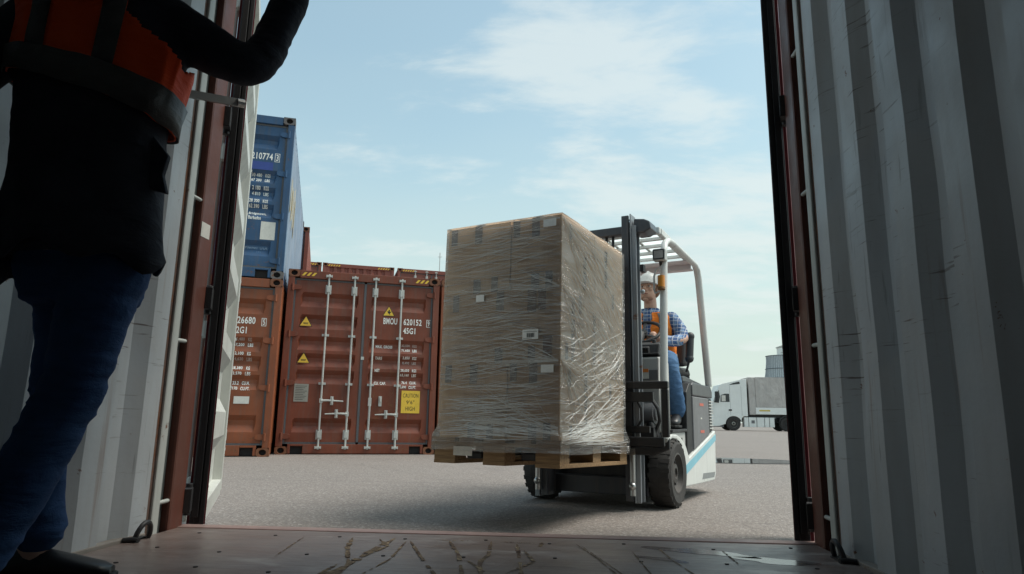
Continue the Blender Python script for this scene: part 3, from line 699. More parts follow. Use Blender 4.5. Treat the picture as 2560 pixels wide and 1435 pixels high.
# doors swung open
def own_door(sg, hinge, ang):
    """sg=-1 left leaf. local: x runs away from the hinge, +y is the outer face once closed"""
    root_m = Matrix.Translation(Vector(hinge)+Vector((0, OY, 0))) @ Matrix.Rotation(ang, 4, 'Z')
    s = 1 if sg < 0 else -1      # x mirror
    def X(x): return s*x
    def bx(k, x0, x1, y0, y1, z0, z1):
        a, b = sorted((X(x0), X(x1))); k.box(a, b, y0, y1, z0, z1)
    z0, z1 = .17, 2.70; Wl = 1.13
    bands = [(.40,.66), (.80,1.03), (1.16,1.40), (1.52,1.76), (1.90,2.12), (2.26,2.48)]
    cuts = sorted({v for a, c in bands for v in (a, a+.07, c-.07, c)}); f = lambda z: next((1. if a+.07 <= z <= c-.07 else (0. if z <= a or z >= c else .0) for a, c in bands if a <= z <= c), 0.)
    zs = [z0+.002]+cuts+[z1-.002]
    xs = [.052, .085, .115, Wl-.115, Wl-.085, Wl-.052]; fx = [0, 0, 1, 1, 0, 0]
    k = MB(); vs = [(X(x), -.004-.040*f(z)*q, z) for z in zs for x, q in zip(xs, fx)]; n = 6
    k.add(vs, [(i*n+j, i*n+j+1, (i+1)*n+j+1, (i+1)*n+j) for i in range(len(zs)-1) for j in range(n-1)], 0)
    # outer skin just outside, painted brown
    vs = [(X(x), .001-.040*f(z)*q, z) for z in zs for x, q in zip(xs, fx)]
    k.add(vs, [(i*n+j, i*n+j+1, (i+1)*n+j+1, (i+1)*n+j) for i in range(len(zs)-1) for j in range(n-1)], 1)
    d = k.build('door', [M['own_grey'], M['own_red']], own); d.matrix_local = root_m
    k = MB()   # square tubes round the leaf, grey lining on the inside
    bx(k, .004, .05, -.052, .002, z0, z1); bx(k, Wl-.05, Wl, -.052, .002, z0, z1); bx(k, .0505, Wl-.0505, -.050, .002, z0-.02, z0+.06); bx(k, .0505, Wl-.0505, -.050, .002, z1-.06, z1+.02)
    k.build('door_frame', M['own_grey'], d, bevel=.004)
    k = MB(); bx(k, .0, .0035, -.056, .010, z0-.02, z1+.02); bx(k, .0, .05, .0025, .012, z0-.02, z1+.02); k.build('door_edge', M['gasket_edge'], d)
    k = MB(); bx(k, -.022, -.0005, -.046, -.006, z0-.01, z1); bx(k, -.028, -.022, -.052, -.034, z0-.02, z1-.01); bx(k, -.026, -.022, -.016, .000, z0-.03, z1)
    bx(k, -.036, -.028, -.030, -.004, z0+.01, z1-.01)
    gk = k.build('gasket', M['rubber'], d, bevel=.006)
    # ragged lower lip of the rubber
    k = MB(); k.prism([(X(-.024), -.050), (X(-.020), -.012), (X(-.010), -.010), (X(-.004), -.048)], z0-.028, z0-.0, 'z')
    k.build('gasket_lip', M['rubber'], gk)
    for z in (.25, 1.04, 1.83, 2.55):
        k = MB(); bx(k, -.034, .05, .0125, .024, z-.038, z+.042); k.cyl((X(-.034), .012, z-.06), (X(-.034), .012, z+.06), .016, 10)
        bx(k, -.10, -.034, -.006, .022, z-.045, z+.045)
        k.build('hinge', M['dark_steel'], d, bevel=.003)
    # rivets on the hinge side strip
    for z in [z0+.12+.145*i for i in range(17)]:
        k = MB(); k.sphere((X(.030), -.0525, z), .006, 8, 5, (1, .5, 1)); k.build('rivet', M['dark_steel'], d, smooth=True)
    for x in (.30, .74):
        k = MB(); k.cyl((X(x), .055, z0-.05), (X(x), .055, z1+.05), .017, 10)
        r_ = k.build('locking_rod', M['own_grey'], d, smooth=True)
        for z in (z0+.1, .95, 1.8, z1-.1):
            k = MB(); bx(k, x-.05, x+.05, .002, .045, z-.04, z+.04); bx(k, x-.025, x+.025, .045, .078, z-.03, z+.03); k.build('rod_bracket', M['own_grey'], r_, bevel=.003)
    k = MB(); bx(k, .30, .64, .075, .095, .90, .935); k.build('handle', M['own_grey'], d, bevel=.003)
    return d
dl = own_door(-1, (-1.188, 2.672, 0), R(114))
dr = own_door(1, (1.186, 2.672, 0), R(-110))
# cream backing visible in the slit beside the right post: edge strip and door hardware
# steel bar across the left opening
k = MB(); k.beam((-1.168, 2.30, 1.79), (-1.02, 2.44, 1.815), .010, .032); k.cyl((-1.035, 2.425, 1.812), (-1.015, 2.445, 1.816), .017, 10)
tag(k.build('steel_bar', M['steel']), 'short bare steel bar sticking out level across the left door post beside the worker', 'bar')
# pale inspection sticker on the left post
k = MB(); k.box(-1.1655, -1.1645, 2.49+OY, 2.555+OY, 1.275, 1.335); k.build('post_sticker', M['sticker'], own)

# ================================================================ LOAD ON THE FORKS
wood = NT('pallet wood'); v = wood.mapv(); gr = wood.noise(wood.mapv((1.5, 26, 26)), 3, 5, .6); gx = wood.noise(v, 4, 3)
wood.color(wood.mix(wood.ramp(gr, .3, .7), wood.mix(wood.ramp(gx, .3, .7), (.33,.20,.09), (.44,.29,.15)), (.17,.10,.05))); wood.b.inputs['Roughness'].default_value = .8; wood.bump(gr, .4, .004)
def cardboard(name, a, b):
    m = NT(name); v = m.mapv(); n = m.noise(v, 3.5, 4); fl = m.noise(m.mapv((60, 60, 1)), 2, 2); f2 = m.noise(v, 70, 3)
    c = m.mix(m.ramp(n, .3, .7), a, b); c = m.mix(m.math('MULTIPLY', m.ramp(fl, .45, .7), .12), c, (.16,.10,.06)); c = m.mix(m.math('MULTIPLY', m.ramp(f2, .5, .8), .2), c, tuple(x*.75 for x in a))
    m.color(c); m.b.inputs['Roughness'].default_value = .75; m.b.inputs['Specular IOR Level'].default_value = .3
    m.bump(m.math('ADD', m.math('MULTIPLY', n, 2.), m.math('MULTIPLY', fl, .1)), .3, .012); return m.m
cards = [cardboard('brown cardboard', (.57,.385,.23), (.63,.44,.27)), cardboard('darker brown cardboard', (.53,.35,.205), (.59,.41,.25)), cardboard('lighter brown cardboard', (.61,.42,.26), (.67,.48,.31))]
tape = simple('greyish packing tape', (.15,.125,.115), .25, scale=50, var=.3)
tape2 = simple('brown packing tape', (.13,.055,.03), .25, scale=50, var=.3)
LY = .444; Lc, Ls = math.cos(LY), math.sin(LY)
LO = Vector((.264, 3.586, .327)); TILT = .024
def load_matrix():
    back = Vector((Ls*math.cos(TILT), Lc*math.cos(TILT), -math.sin(TILT))); up = Vector((Ls*math.sin(TILT), Lc*math.sin(TILT), math.cos(TILT))); right = Vector((Lc, -Ls, 0))
    return Matrix(((right.x, back.x, up.x, LO.x), (right.y, back.y, up.y, LO.y), (right.z, back.z, up.z, LO.z), (0,0,0,1)))
LM = load_matrix()    # local: x right (corner at 0, load at -0.8..0), y back (0..1.0), z up
WX, DYL = .8, 1.0
pal = thing('wooden_pallet', 'wooden pallet on the forklift forks under the wrapped cartons', 'pallet'); pal.matrix_world = LM
k = MB()
for x0, x1 in ((-.80, -.655), (-.47, -.33), (-.145, 0)):
    k = MB(); k.box(x0, x1, 0, DYL, 0, .022); k.build('bottom_board', wood.m, pal, bevel=.002)
    for y0, y1 in ((.0, .12), (.44, .56), (.88, DYL)):
        k = MB(); k.box(x0+.001, x1-.001, y0+.001, y1-.001, .0225, .0995); k.build('block', wood.m, pal, bevel=.002)
for y0, y1 in ((0, .12), (.44, .56), (.88, DYL)):
    k = MB(); k.box(-.80, 0, y0, y1, .100, .121); k.build('stringer_board', wood.m, pal, bevel=.002)
for x0, x1 in ((-.80, -.66), (-.63, -.53), (-.47, -.33), (-.27, -.17), (-.14, 0)):
    k = MB(); k.box(x0, x1, 0, DYL, .1215, .143); k.build('deck_board', wood.m, pal, bevel=.002)
k = MB(); k.box(-.665, -.54, -.004, -.002, .045, .095); k.build('pallet_label', M['sticker'], pal)

prnt = [0]
def carton(x0, x1, y0, y1, z0, z1, ci, label, tape_x=True, side_marks=False):
    t = thing('carton', label, 'carton', group='cardboard cartons stacked on the pallet'); t.matrix_world = LM @ Matrix.Translation(((x0+x1)/2, (y0+y1)/2, z0))
    hx, hy, h = (x1-x0)/2-.0022, (y1-y0)/2-.0022, z1-z0-.003
    k = MB(); n = 7
    # slightly bulging sheet-board walls
    def wall(P0, P1, nrm):
        P0, P1, nrm = Vector(P0), Vector(P1), Vector(nrm); vs = []; m = 6
        for i in range(m+1):
            for j in range(m+1):
                u, w_ = i/m, j/m; p = P0.lerp(P1, u)+Vector((0, 0, h*w_))+nrm*(.004*math.sin(math.pi*u)*math.sin(math.pi*w_)-.0004); vs.append(p)
        k.add(vs, [(i*(m+1)+j, (i+1)*(m+1)+j, (i+1)*(m+1)+j+1, i*(m+1)+j+1) for i in range(m) for j in range(m)])
    wall((-hx, -hy, 0), (hx, -hy, 0), (0, -1, 0)); wall((hx, -hy, 0), (hx, hy, 0), (1, 0, 0)); wall((hx, hy, 0), (-hx, hy, 0), (0, 1, 0)); wall((-hx, hy, 0), (-hx, -hy, 0), (-1, 0, 0))
    o = k.build('carton_wall', cards[ci], t, smooth=30)
    # flaps: two outer ones meeting in the middle, at top
    for s_ in (-1, 1):
        k = MB(); a, b = sorted((s_*hx, s_*.0015)); k.box(a, b, -hy, hy, h-.0002, h+.0022); k.build('flap', cards[ci], t)
    k = MB(); k.box(-hx, hx, -hy, hy, -.0006, .0004); k.build('bottom_flap', cards[ci], t)
    # tape running over the top seam and down both ends
    for tx in (0,):
        k = MB(); k.box(tx-.025, tx+.025, -hy-.0045, -hy-.0030, h-.11, h+.003); k.box(tx-.025, tx+.025, -hy-.0045, hy+.0045, h+.003, h+.0038); k.box(tx-.025, tx+.025, -hy-.0045, -hy-.0030, 0, .085); k.build('tape', tape, t)
    for tx, z0_, z1_ in ((-hx*.80, h-.10, h), (hx*.55, 0, .09)):
        k = MB(); k.box(tx-.022, tx+.022, -hy-.0035, -hy-.0022, z0_, z1_); k.build('tape', tape, t)
    return t, hx, hy, h
lay = [(.143, .557), (.557, .972), (.972, 1.386)]
i = 0
T = {}; CT = {}; white_label = simple('white paper label', (.80,.80,.77), .4, scale=40)
fr = {0: 'front', 1: 'rear'}; sd = {0: 'left', 1: 'right'}
for li, (z0, z1) in enumerate(lay):
    if li != 1:
        for ix, (x0, x1) in enumerate(((-.780, -.338), (-.332, -.012))):
            for iy, (y0, y1) in enumerate(((.012, .50), (.50, .985))):
                lab = '%s carton of the %s layer, %s side of the wrapped stack' % (fr[iy], {0: 'bottom', 2: 'top'}[li], sd[ix])
                CT[(li, ix, iy)] = ((x0+x1)/2, (y0+y1)/2, z0); T[(li, ix, iy)] = carton(x0, x1, y0, y1, z0, z1, (ix+iy*2+li) % 3, lab)
    else:
        for iy, (y0, y1) in enumerate(((.012, .336), (.336, .66), (.66, .985))):
            CT[(li, 0, iy)] = ((-.780-.012)/2, (y0+y1)/2, z0); T[(li, 0, iy)] = carton(-.780, -.012, y0, y1, z0, z1, (iy+1) % 3, '%s wide carton of the middle layer of the wrapped stack' % ('front', 'middle', 'rear')[iy])
def put_label(key, x, z, w, h, bars=True, side='front'):
    t, hx, hy, hh = T[key]; o = thing('address_label', None, None); o.parent = film; c0 = LM.inverted() @ t.matrix_world.translation if False else CT[key]
    o.location = (c0[0], c0[1]-.014, c0[2]); k = MB(); k.box(x, x+w, -hy-.0058, -hy-.0048, z, z+h); k.build('label_sheet', white_label, o)
    if bars:
        k = MB(); rr = random.Random(int(x*1000)+5); xx = x+w*.28
        while xx < x+w*.72: ww = rr.choice((.0012, .0024, .0036)); k.box(xx, xx+ww, -hy-.0064, -hy-.006, z+h*.20, z+h*.62); xx += ww+rr.choice((.0012, .002))
        k.box(x+w*.06, x+w*.92, -hy-.0064, -hy-.006, z+h*.76, z+h*.80); k.box(x+w*.06, x+w*.6, -hy-.0064, -hy-.006, z+h*.10, z+h*.13); k.build('barcode', M['black_print'], o)
def side_print(key, y, z, h, txt, w=.035, mat='black_print'):
    t, hx, hy, hh = T[key]; lettering(txt, hx+.0055, 0, .045, h, M[mat], t, y=0, bold=.05, name='side_print').matrix_local = Matrix.Translation((hx+.0058, y, z)) @ Matrix.Rotation(R(90), 4, 'Z') @ Matrix.Rotation(R(-90), 4, 'Y')
side_print((1, 0, 0), .02, .02, .36, 'FRAGILE  FRAGILE  FRAGILE', ); side_print((1, 0, 1), .00, .03, .30, 'FRAGILE  FRAGILE')
side_print((2, 1, 0), .10, .04, .20, 'FRAGILE  FRAG'); side_print((0, 1, 0), .12, .02, .36, 'FRAGILE  FRAGILE  FRAGILE'); side_print((2, 1, 1), -.05, .12, .24, 'FRAGILE  FRAGILE')
for key, y, z, h in (((2,1,0), -.12, .30, .09), ((1,0,0), -.08, .02, .09), ((0,1,0), -.12, .29, .10), ((0,1,0), -.10, .0, .08), ((0,1,1), .0, .25, .1), ((1,0,0), .10, .3, .11), ((2,1,1), .05, .0, .10), ((1,0,2), .05, .0, .09)):
    t, hx, hy, hh = T[key]; k = MB(); k.box(hx+.003, hx+.0045, y-.016, y+.016, z, z+h); k.build('tape', tape, t)
t, hx, hy, hh = T[(1,0,0)]
for x, z, w_, h_ in ((.20, .28, .055, .13), (.265, .29, .05, .12), (.30, .02, .055, .125)):
    k = MB(); k.box(x-.02, x-.02+w_, -hy-.0052, -hy-.0040, z, z+h_); k.build('tape', tape2, t)

# stretch film: tight wavy sheet round the cartons and the pallet deck
fm = NT('clear stretch film'); 
def streak(rotx, sc, lo, hi, loc, freq=(1, 1, 46)):
    n = fm.noise(fm.mapv(freq, (rotx, rotx*.4, 0), loc), sc, 4, .62, .15); return fm.ramp(n, lo, hi)
s1 = streak(R(7), 1.7, .56, .72, (0, 0, 0)); s2 = streak(R(-11), 2.1, .58, .73, (4, 1, 2)); s3 = streak(R(-38), 1.9, .57, .70, (2, 8, 1), (1, 1, 34)); s4 = streak(R(24), 1.6, .60, .73, (7, 3, 5), (1, 1, 30))
mask = fm.ramp(fm.noise(fm.mapv(loc=(3, 3, 1)), 3.2, 4), .38, .62); mask2 = fm.ramp(fm.noise(fm.mapv(loc=(8, 1, 4)), 2.6, 4), .42, .62)
gx = fm.n.new('ShaderNodeNewGeometry')
mist = fm.ramp(fm.noise(fm.mapv((1.5, 1.5, 6)), 2.4, 5), .35, .7, .09, .28)
k1 = fm.math('MULTIPLY', fm.math('MAXIMUM', s1, s2), fm.math('ADD', fm.math('MULTIPLY', mask, .55), .10)); k2 = fm.math('MULTIPLY', fm.math('MAXIMUM', s3, s4), fm.math('MULTIPLY', mask2, .5))
fac = fm.math('MINIMUM', fm.math('ADD', fm.math('ADD', k1, k2), mist), .85)
tr = fm.n.new('ShaderNodeBsdfTransparent'); gl = fm.n.new('ShaderNodeBsdfGlossy'); gl.inputs['Roughness'].default_value = .22; gl.inputs['Color'].default_value = (.9,.9,.9,1)
df = fm.n.new('ShaderNodeBsdfDiffuse'); df.inputs['Color'].default_value = (.82,.82,.79,1)
tl = fm.n.new('ShaderNodeBsdfTranslucent'); tl.inputs['Color'].default_value = (.8,.8,.78,1)
mA = fm.n.new('ShaderNodeMixShader'); mA.inputs[0].default_value = .35; fm.l.new(df.outputs[0], mA.inputs[1]); fm.l.new(gl.outputs[0], mA.inputs[2])
mC = fm.n.new('ShaderNodeMixShader'); mC.inputs[0].default_value = .3; fm.l.new(mA.outputs[0], mC.inputs[1]); fm.l.new(tl.outputs[0], mC.inputs[2])
mB = fm.n.new('ShaderNodeMixShader'); fm.l.new(fac, mB.inputs[0]); fm.l.new(tr.outputs[0], mB.inputs[1]); fm.l.new(mC.outputs[0], mB.inputs[2])
mG = fm.n.new('ShaderNodeMixShader'); fr_ = fm.n.new('ShaderNodeFresnel'); fr_.inputs[0].default_value = 1.42; gl2 = fm.n.new('ShaderNodeBsdfGlossy'); gl2.inputs['Roughness'].default_value = .12
fm.l.new(fm.math('MULTIPLY', fr_.outputs[0], .9), mG.inputs[0]); fm.l.new(mB.outputs[0], mG.inputs[1]); fm.l.new(gl2.outputs[0], mG.inputs[2])
bmp = fm.n.new('ShaderNodeBump'); bmp.inputs['Strength'].default_value = .8; bmp.inputs['Distance'].default_value = .012
fm.l.new(fm.math('ADD', fm.math('ADD', k1, k2), fm.math('MULTIPLY', fm.noise(fm.mapv((2, 2, 14), (R(9), 0, 0)), 3, 4), .8)), bmp.inputs['Height'])
for nd in (gl, df, gl2): fm.l.new(bmp.outputs[0], nd.inputs['Normal'])
fm.l.new(mG.outputs[0], fm.out.inputs[0])
fm.m.use_transparent_shadow = True if hasattr(fm.m, 'use_transparent_shadow') else None
film = thing('stretch_film', 'clear glossy stretch film wrapped tightly round the cartons and the pallet deck', 'film'); film.matrix_world = LM
TOP = 1.392
def film_outline(z):
    """half extents grow towards the pallet deck"""
    f_ = max(0, min(1, (.22-z)/.075)); f_ = f_*f_*(3-2*f_); ex = .008; lo = -.780-ex-.024*f_; hi = -.012+ex+.016*f_
    return lo, hi, .012-ex-.020*f_, .985+ex+.03*f_
def film_pt(u, z, seed=0):
    """u runs round the load 0..4 (front, right, back, left)"""
    lo, hi, y0, y1 = film_outline(z); s_ = int(u) % 4; t_ = u-int(u)
    P = [((lo, y0), (hi, y0)), ((hi, y0), (hi, y1)), ((hi, y1), (lo, y1)), ((lo, y1), (lo, y0))][s_]
    nr = [(0, -1), (1, 0), (0, 1), (-1, 0)][s_]
    x = P[0][0]+(P[1][0]-P[0][0])*t_; y = P[0][1]+(P[1][1]-P[0][1])*t_
    edge = min(1, min(t_, 1-t_)*14)
    w_ = (mnoise.noise(Vector((x*7, y*7, z*16+x*4)))*.006+mnoise.noise(Vector((x*3, y*3, z*30)))*.003+.003)*edge
    if s_ == 1 and z > .95: w_ += .0
    return Vector((x+nr[0]*w_, y+nr[1]*w_, z))
k = MB(); nu, nz = 4*26, 90; ZB = .072
us = []
for s_ in range(4):
    for j in range(26): us.append(s_+[0, .012, .03][j] if j < 3 else s_+ (.03+(j-3)*(.94/22) if j < 25 else .988))
def topz(u):
    s_ = int(u) % 4; t_ = u-int(u)
    d = [0, t_, 1, 1-t_][s_]     # film sags a little towards the rear
    return TOP
rings = []
for i in range(nz+1):
    rings.append([film_pt(u, ZB+(topz(u)-ZB)*i/nz + (.004*math.sin(u*9) if i == 0 else 0)) for u in us])
k.loft(rings, cap=False)
# turned over onto the top by a hand's width
n = len(us); last = rings[-1]; cen = Vector((-.40, .5, TOP)); ins = [p.lerp(Vector((cen.x, cen.y, TOP+.004)), .28+.06*mnoise.noise(Vector((p.x*6, p.y*6, 3)))) for p in last]
o_ = len(k.v); k.v += [tuple(p) for p in ins]; base = o_-n
k.f += [(base+j, base+(j+1) % n, o_+(j+1) % n, o_+j) for j in range(n)]; k.mi += [0]*n
k.build('film_sheet', fm.m, film, smooth=50)
# gathered folds: thin ropes of film lying on the sheet
rope = NT('gathered film folds'); rope.b.inputs['Base Color'].default_value = (.85,.85,.82,1); rope.b.inputs['Roughness'].default_value = .22; rope.b.inputs['Specular IOR Level'].default_value = .8
rope.b.inputs['Alpha'].default_value = .72; rope.b.inputs['Transmission Weight'].default_value = 0
k = MB(); rr = random.Random(21)
def fold(a, b, r, off=.0035, sag=0., n=14, ph=0.):
    (u0, z0), (u1, z1) = a, b; pts = []; rs = []
    for i in range(n+1):
        q = i/n; u = u0+(u1-u0)*q; z = z0+(z1-z0)*q - sag*math.sin(math.pi*q) + .004*math.sin(7*q+ph)
        z = max(ZB+.004, min(TOP-.004, z)); p = film_pt(u % 4, z); s_ = int(u % 4); nr = [(0, -1), (1, 0), (0, 1), (-1, 0)][s_]
        pts.append(p+Vector((nr[0], nr[1], 0))*off); rs.append(max(.0004, r*math.sin(math.pi*min(.97, max(.03, q)))**.5*(.7+.5*rr.random())))
    k.tube(pts, rs, 4, True)
for i in range(300):      # front face, nearly level
    z = rr.uniform(.2, 1.36); u0 = rr.uniform(-.05, .6); ln = rr.uniform(.15, .7); s_ = rr.choice((-1, 1, 1))*rr.uniform(.02, .16)
    fold((max(.01, u0), z), (min(.985, u0+ln), z+s_*ln), rr.uniform(.0005, .0015), ph=i)
for i in range(330):      # side face, steeper diagonals
    z = rr.uniform(.2, 1.36); u0 = rr.uniform(1.0, 1.7); ln = rr.uniform(.12, .6); sl = -rr.uniform(.25, .95) if z > .7 else rr.choice((-1, 1, 1))*rr.uniform(.05, .5)
    fold((max(1.012, u0), z), (min(1.985, u0+ln), z+sl*ln), rr.uniform(.0005, .0018), ph=i)
for i in range(30):       # fan from the front corner at the deck, both ways
    a = rr.uniform(.02, .55); fold((.985, .19+rr.uniform(-.02, .02)), (.985-rr.uniform(.15, .8), .19+a*rr.uniform(.05, .55)), rr.uniform(.0005, .0016), sag=.01, ph=i)
    b_ = rr.uniform(.03, .75); fold((1.012, .15+rr.uniform(-.02, .03)), (1.0+rr.uniform(.3, .985), .15+b_*rr.uniform(.10, .50)), rr.uniform(.0005, .0017), sag=.03, ph=i)
for i in range(54):       # bundles near the deck and where layers meet
    z = rr.choice((.17, .2, .24, .30, .34)); fold((rr.uniform(.01, .3), z+rr.uniform(-.03, .03)), (rr.uniform(.5, .985), z+rr.uniform(-.05, .05)), rr.uniform(.001, .0022), ph=i)
    z = rr.choice((.13, .15, .18, .22)); fold((rr.uniform(1.012, 1.3), z+rr.uniform(-.02, .02)), (rr.uniform(1.5, 1.98), z+rr.uniform(-.02, .1)), rr.uniform(.001, .0022), ph=i)
    z0 = rr.choice((.56, .97, 1.36)); fold((1.012, z0), (1+rr.uniform(.2, .95), z0-rr.uniform(.02, .5)), rr.uniform(.0008, .0018), ph=i)
    fold((.985, z0), (.985-rr.uniform(.2, .7), z0+rr.uniform(-.02, .12)), rr.uniform(.0007, .0014), ph=i)
tag(k.build('film_fold', rope.m, film, smooth=True), kind='stuff')
put_label((1, 0, 0), .16, .125, .098, .055); put_label((1, 0, 0), -.155, .36, .055, .04, False)
put_label((0, 1, 0), .055, .355, .075, .042, False); put_label((2, 1, 0), .055, .345, .08, .045, False)

# ================================================================ FORKLIFT
FA = -.43
fl = thing('forklift', 'white and grey electric forklift with black mast carrying the film wrapped load', 'forklift', (.58, 5.06, 0), FA)
white = paint('white forklift paint', (.66,.67,.64), .35, .08, .08, .18, spec=.5)
grey_p = paint('grey forklift panel', (.16,.16,.165), .5, .05, .15, .2)
grey_l = paint('light grey forklift panel', (.50,.50,.48), .45, .05, .12, .2)
mast_m = paint('greasy black mast steel', (.05,.054,.064), .36, .12, .3, .45, spec=.6)
mast_g = paint('worn grey mast flank', (.25,.27,.29), .36, .3, .25, .5, spec=.6)
blackp = simple('matt black plastic', (.018,.018,.019), .55)
tyre_m = simple('dusty black rubber', (.035,.032,.030), .8, scale=30, bump=.5, var=.35)
# wheels
rim_m = paint('dusty dark wheel rim', (.06,.055,.052), .6, .6, .3, .3)
def wheel(px, r, w, out, nm='wheel', par=fl, y0=0., lugs=22, hubm=None, z=None):
    z = r if z is None else z
    o = thing(nm, None, None); o.parent = par; o.location = (px, y0, z)
    k = MB(); n = 48; rings = []
    prof = [(-w/2+.005, r*.60), (-w/2, r*.72), (-w/2-.004, r*.86), (-w/2+.012, r*.965), (-w/2+.03, r*.985), (w/2-.03, r*.985), (w/2-.012, r*.965), (w/2+.004, r*.86), (w/2, r*.72), (w/2-.005, r*.60)]
    for x, q in prof: rings.append([(x, q*math.cos(2*math.pi*j/n), q*math.sin(2*math.pi*j/n)) for j in range(n)])
    k.loft(rings, cap=False)
    for i in range(lugs):
        for sg in (-1, 1):
            a = 2*math.pi*(i+(.5 if sg > 0 else 0))/lugs; da = math.pi/lugs*.98
            v = []
            for rr_ in (r*.955, r*1.0):
                for x, aa in ((sg*.006, a-da*.2), (sg*.006, a+da*.5), (sg*(w/2-.004), a+da*.62), (sg*(w/2-.004), a-da*.38)):
                    v.append((x, rr_*math.cos(aa), rr_*math.sin(aa)))
            v[6] = (v[6][0], v[6][1]*.985, v[6][2]*.985); v[7] = (v[7][0], v[7][1]*.985, v[7][2]*.985)
            k.add(v, [(0,1,2,3), (4,5,6,7), (0,1,5,4), (1,2,6,5), (2,3,7,6), (3,0,4,7)])
    k.build('tyre', tyre_m, o, smooth=35)
    k = MB(); rings = []
    for x, q in [(w/2-.004, r*.61), (w/2-.002, r*.56), (w/2-.03, r*.53), (w/2-.045, r*.46), (w/2-.05, r*.30), (w/2-.022, r*.28), (w/2-.018, r*.16), (w/2-.03, r*.15), (w/2-.03, .002)]:
        rings.append([(out*x, q*math.cos(2*math.pi*j/24), q*math.sin(2*math.pi*j/24)) for j in range(24)])
    k.loft(rings, cap=False); k.build('rim', hubm or rim_m, o, smooth=35)
    for i in range(6):
        a = math.pi/3*i; k = MB(); k.cyl((out*(w/2-.050), r*.38*math.cos(a), r*.38*math.sin(a)), (out*(w/2-.032), r*.38*math.cos(a), r*.38*math.sin(a)), r*.04, 6); k.build('wheel_nut', M['dark_steel'], o)
    return o
wheel(.468, .228, .155, 1); wheel(-.468, .228, .155, -1)
rw = wheel(0, .19, .16, 1, y0=1.02)
# axle, lower mast and underside between the wheels
k = MB(); k.box(-.375, .375, -.14, .14, .10, .34); k.cyl((-.46, 0, .228), (.46, 0, .228), .085, 16); k.build('front_axle', M['dark_steel'], fl, bevel=.01)
k = MB(); k.box(-.37, .37, .142, 1.24, .11, .40); k.build('chassis', blackp, fl, bevel=.02)
# white side body: lower skirt with wheel arch, both sides
def side_body(sg):
    P = [(.30,.115), (1.24,.10), (1.31,.16), (1.325,.50), (1.10,.455), (.42,.325)]
    arch = [(.30+0*.1,.115)]
    poly = [(.30,.115), (.76,.105), (1.24,.10), (1.30,.15), (1.33,.505), (.43,.315), (.40,.34), (.34,.40), (.23,.455), (.10,.487), (-.03,.49), (-.13,.46), (-.13,.435), (-.02,.462), (.09,.455), (.19,.42), (.265,.35), (.30,.26)]
    k = MB(); a, b = sorted((sg*.455, sg*.515)); k.prism(poly, a, b, 'x'); o = k.build('side_skirt', white, fl, bevel=.008)
    k = MB(); a, b = sorted((sg*.5155, sg*.5165)); k.prism([(.315,.20), (.40,.218), (1.332,.425), (1.332,.475), (.41,.285), (.305,.262)], a, b, 'x'); k.build('blue_stripe', simple('light blue stripe', (.22,.50,.60), .4), o)
    k = MB(); a, b = sorted((sg*.5155, sg*.5165)); k.prism([(.80,.135), (1.22,.125), (1.26,.165), (.84,.178)], a, b, 'x'); k.build('model_mark', simple('grey printed mark', (.22,.23,.23), .5), o)
    # skirt inner fill
    k = MB(); a, b = sorted((sg*.376, sg*.4545)); k.prism([(.32,.12), (1.24,.11), (1.30,.45), (.42,.33)], a, b, 'x'); k.build('skirt_inner', blackp, fl)
    # battery side: black gap post, grey doors, louvre
    k = MB(); a, b = sorted((sg*.33, sg*.497)); k.prism([(.445,.325), (.62,.362), (.62,.875), (.57,.872), (.47,.80)], a, b, 'x'); k.build('battery_edge', blackp, fl, bevel=.006)
    k = MB(); a, b = sorted((sg*.33, sg*.506)); k.prism([(.623,.365), (1.16,.475), (1.16,.775), (.623,.775)], a, b, 'x'); o = k.build('battery_door', grey_p, fl, bevel=.008)
    k = MB(); a, b = sorted((sg*.33, sg*.506)); k.prism([(.623,.779), (1.31,.779), (1.31,.84), (1.26,.88), (.66,.885), (.623,.865)], a, b, 'x'); k.build('battery_lid', simple('dark grey lid', (.075,.078,.082), .45), fl, bevel=.010)
    for z, t_ in ((.705, 'D'), (.49, 'D')):
        k = MB(); a, b = sorted((sg*.5065, sg*.5075)); k.box(a, b, .84, .97, z, z+.022); k.build('red_label', simple('red warning label', (.55,.12,.08), .5), o)
    k = MB(); a, b = sorted((sg*.5065, sg*.5075)); k.box(a, b, .86, .90, .60, .612); k.build('small_label', M['sticker'], o)
    k = MB(); a, b = sorted((sg*.33, sg*.494)); k.prism([(1.163,.477), (1.315,.505), (1.315,.775), (1.163,.775)], a, b, 'x'); o = k.build('louvre_panel', blackp, fl, bevel=.004)
    for i in range(10):
        k = MB(); a, b = sorted((sg*.4945, sg*.508)); z = .52+i*.025; k.box(a, b, 1.175, 1.305, z, z+.011); k.build('louvre_slat', grey_l, o)
    # step and floor side
    k = MB(); a, b = sorted((sg*.25, sg*.50)); k.prism([(.05,.50), (.44,.505), (.44,.525), (.05,.52)], a, b, 'x'); k.build('step', M['dark_steel'], fl, bevel=.003)
    k = MB(); a, b = sorted((sg*.36, sg*.485)); k.prism([(.17,.475), (.44,.33), (.44,.502), (.06,.498)], a, b, 'x'); o = k.build('step_panel', grey_l, fl, bevel=.006)
    k = MB(); a, b = sorted((sg*.4855, sg*.487)); k.box(a, b, .24, .27, .41, .46); k.box(a, b, .32, .35, .41, .46); k.build('step_slot', M['hole'], o)
for sg in (1, -1): side_body(sg)
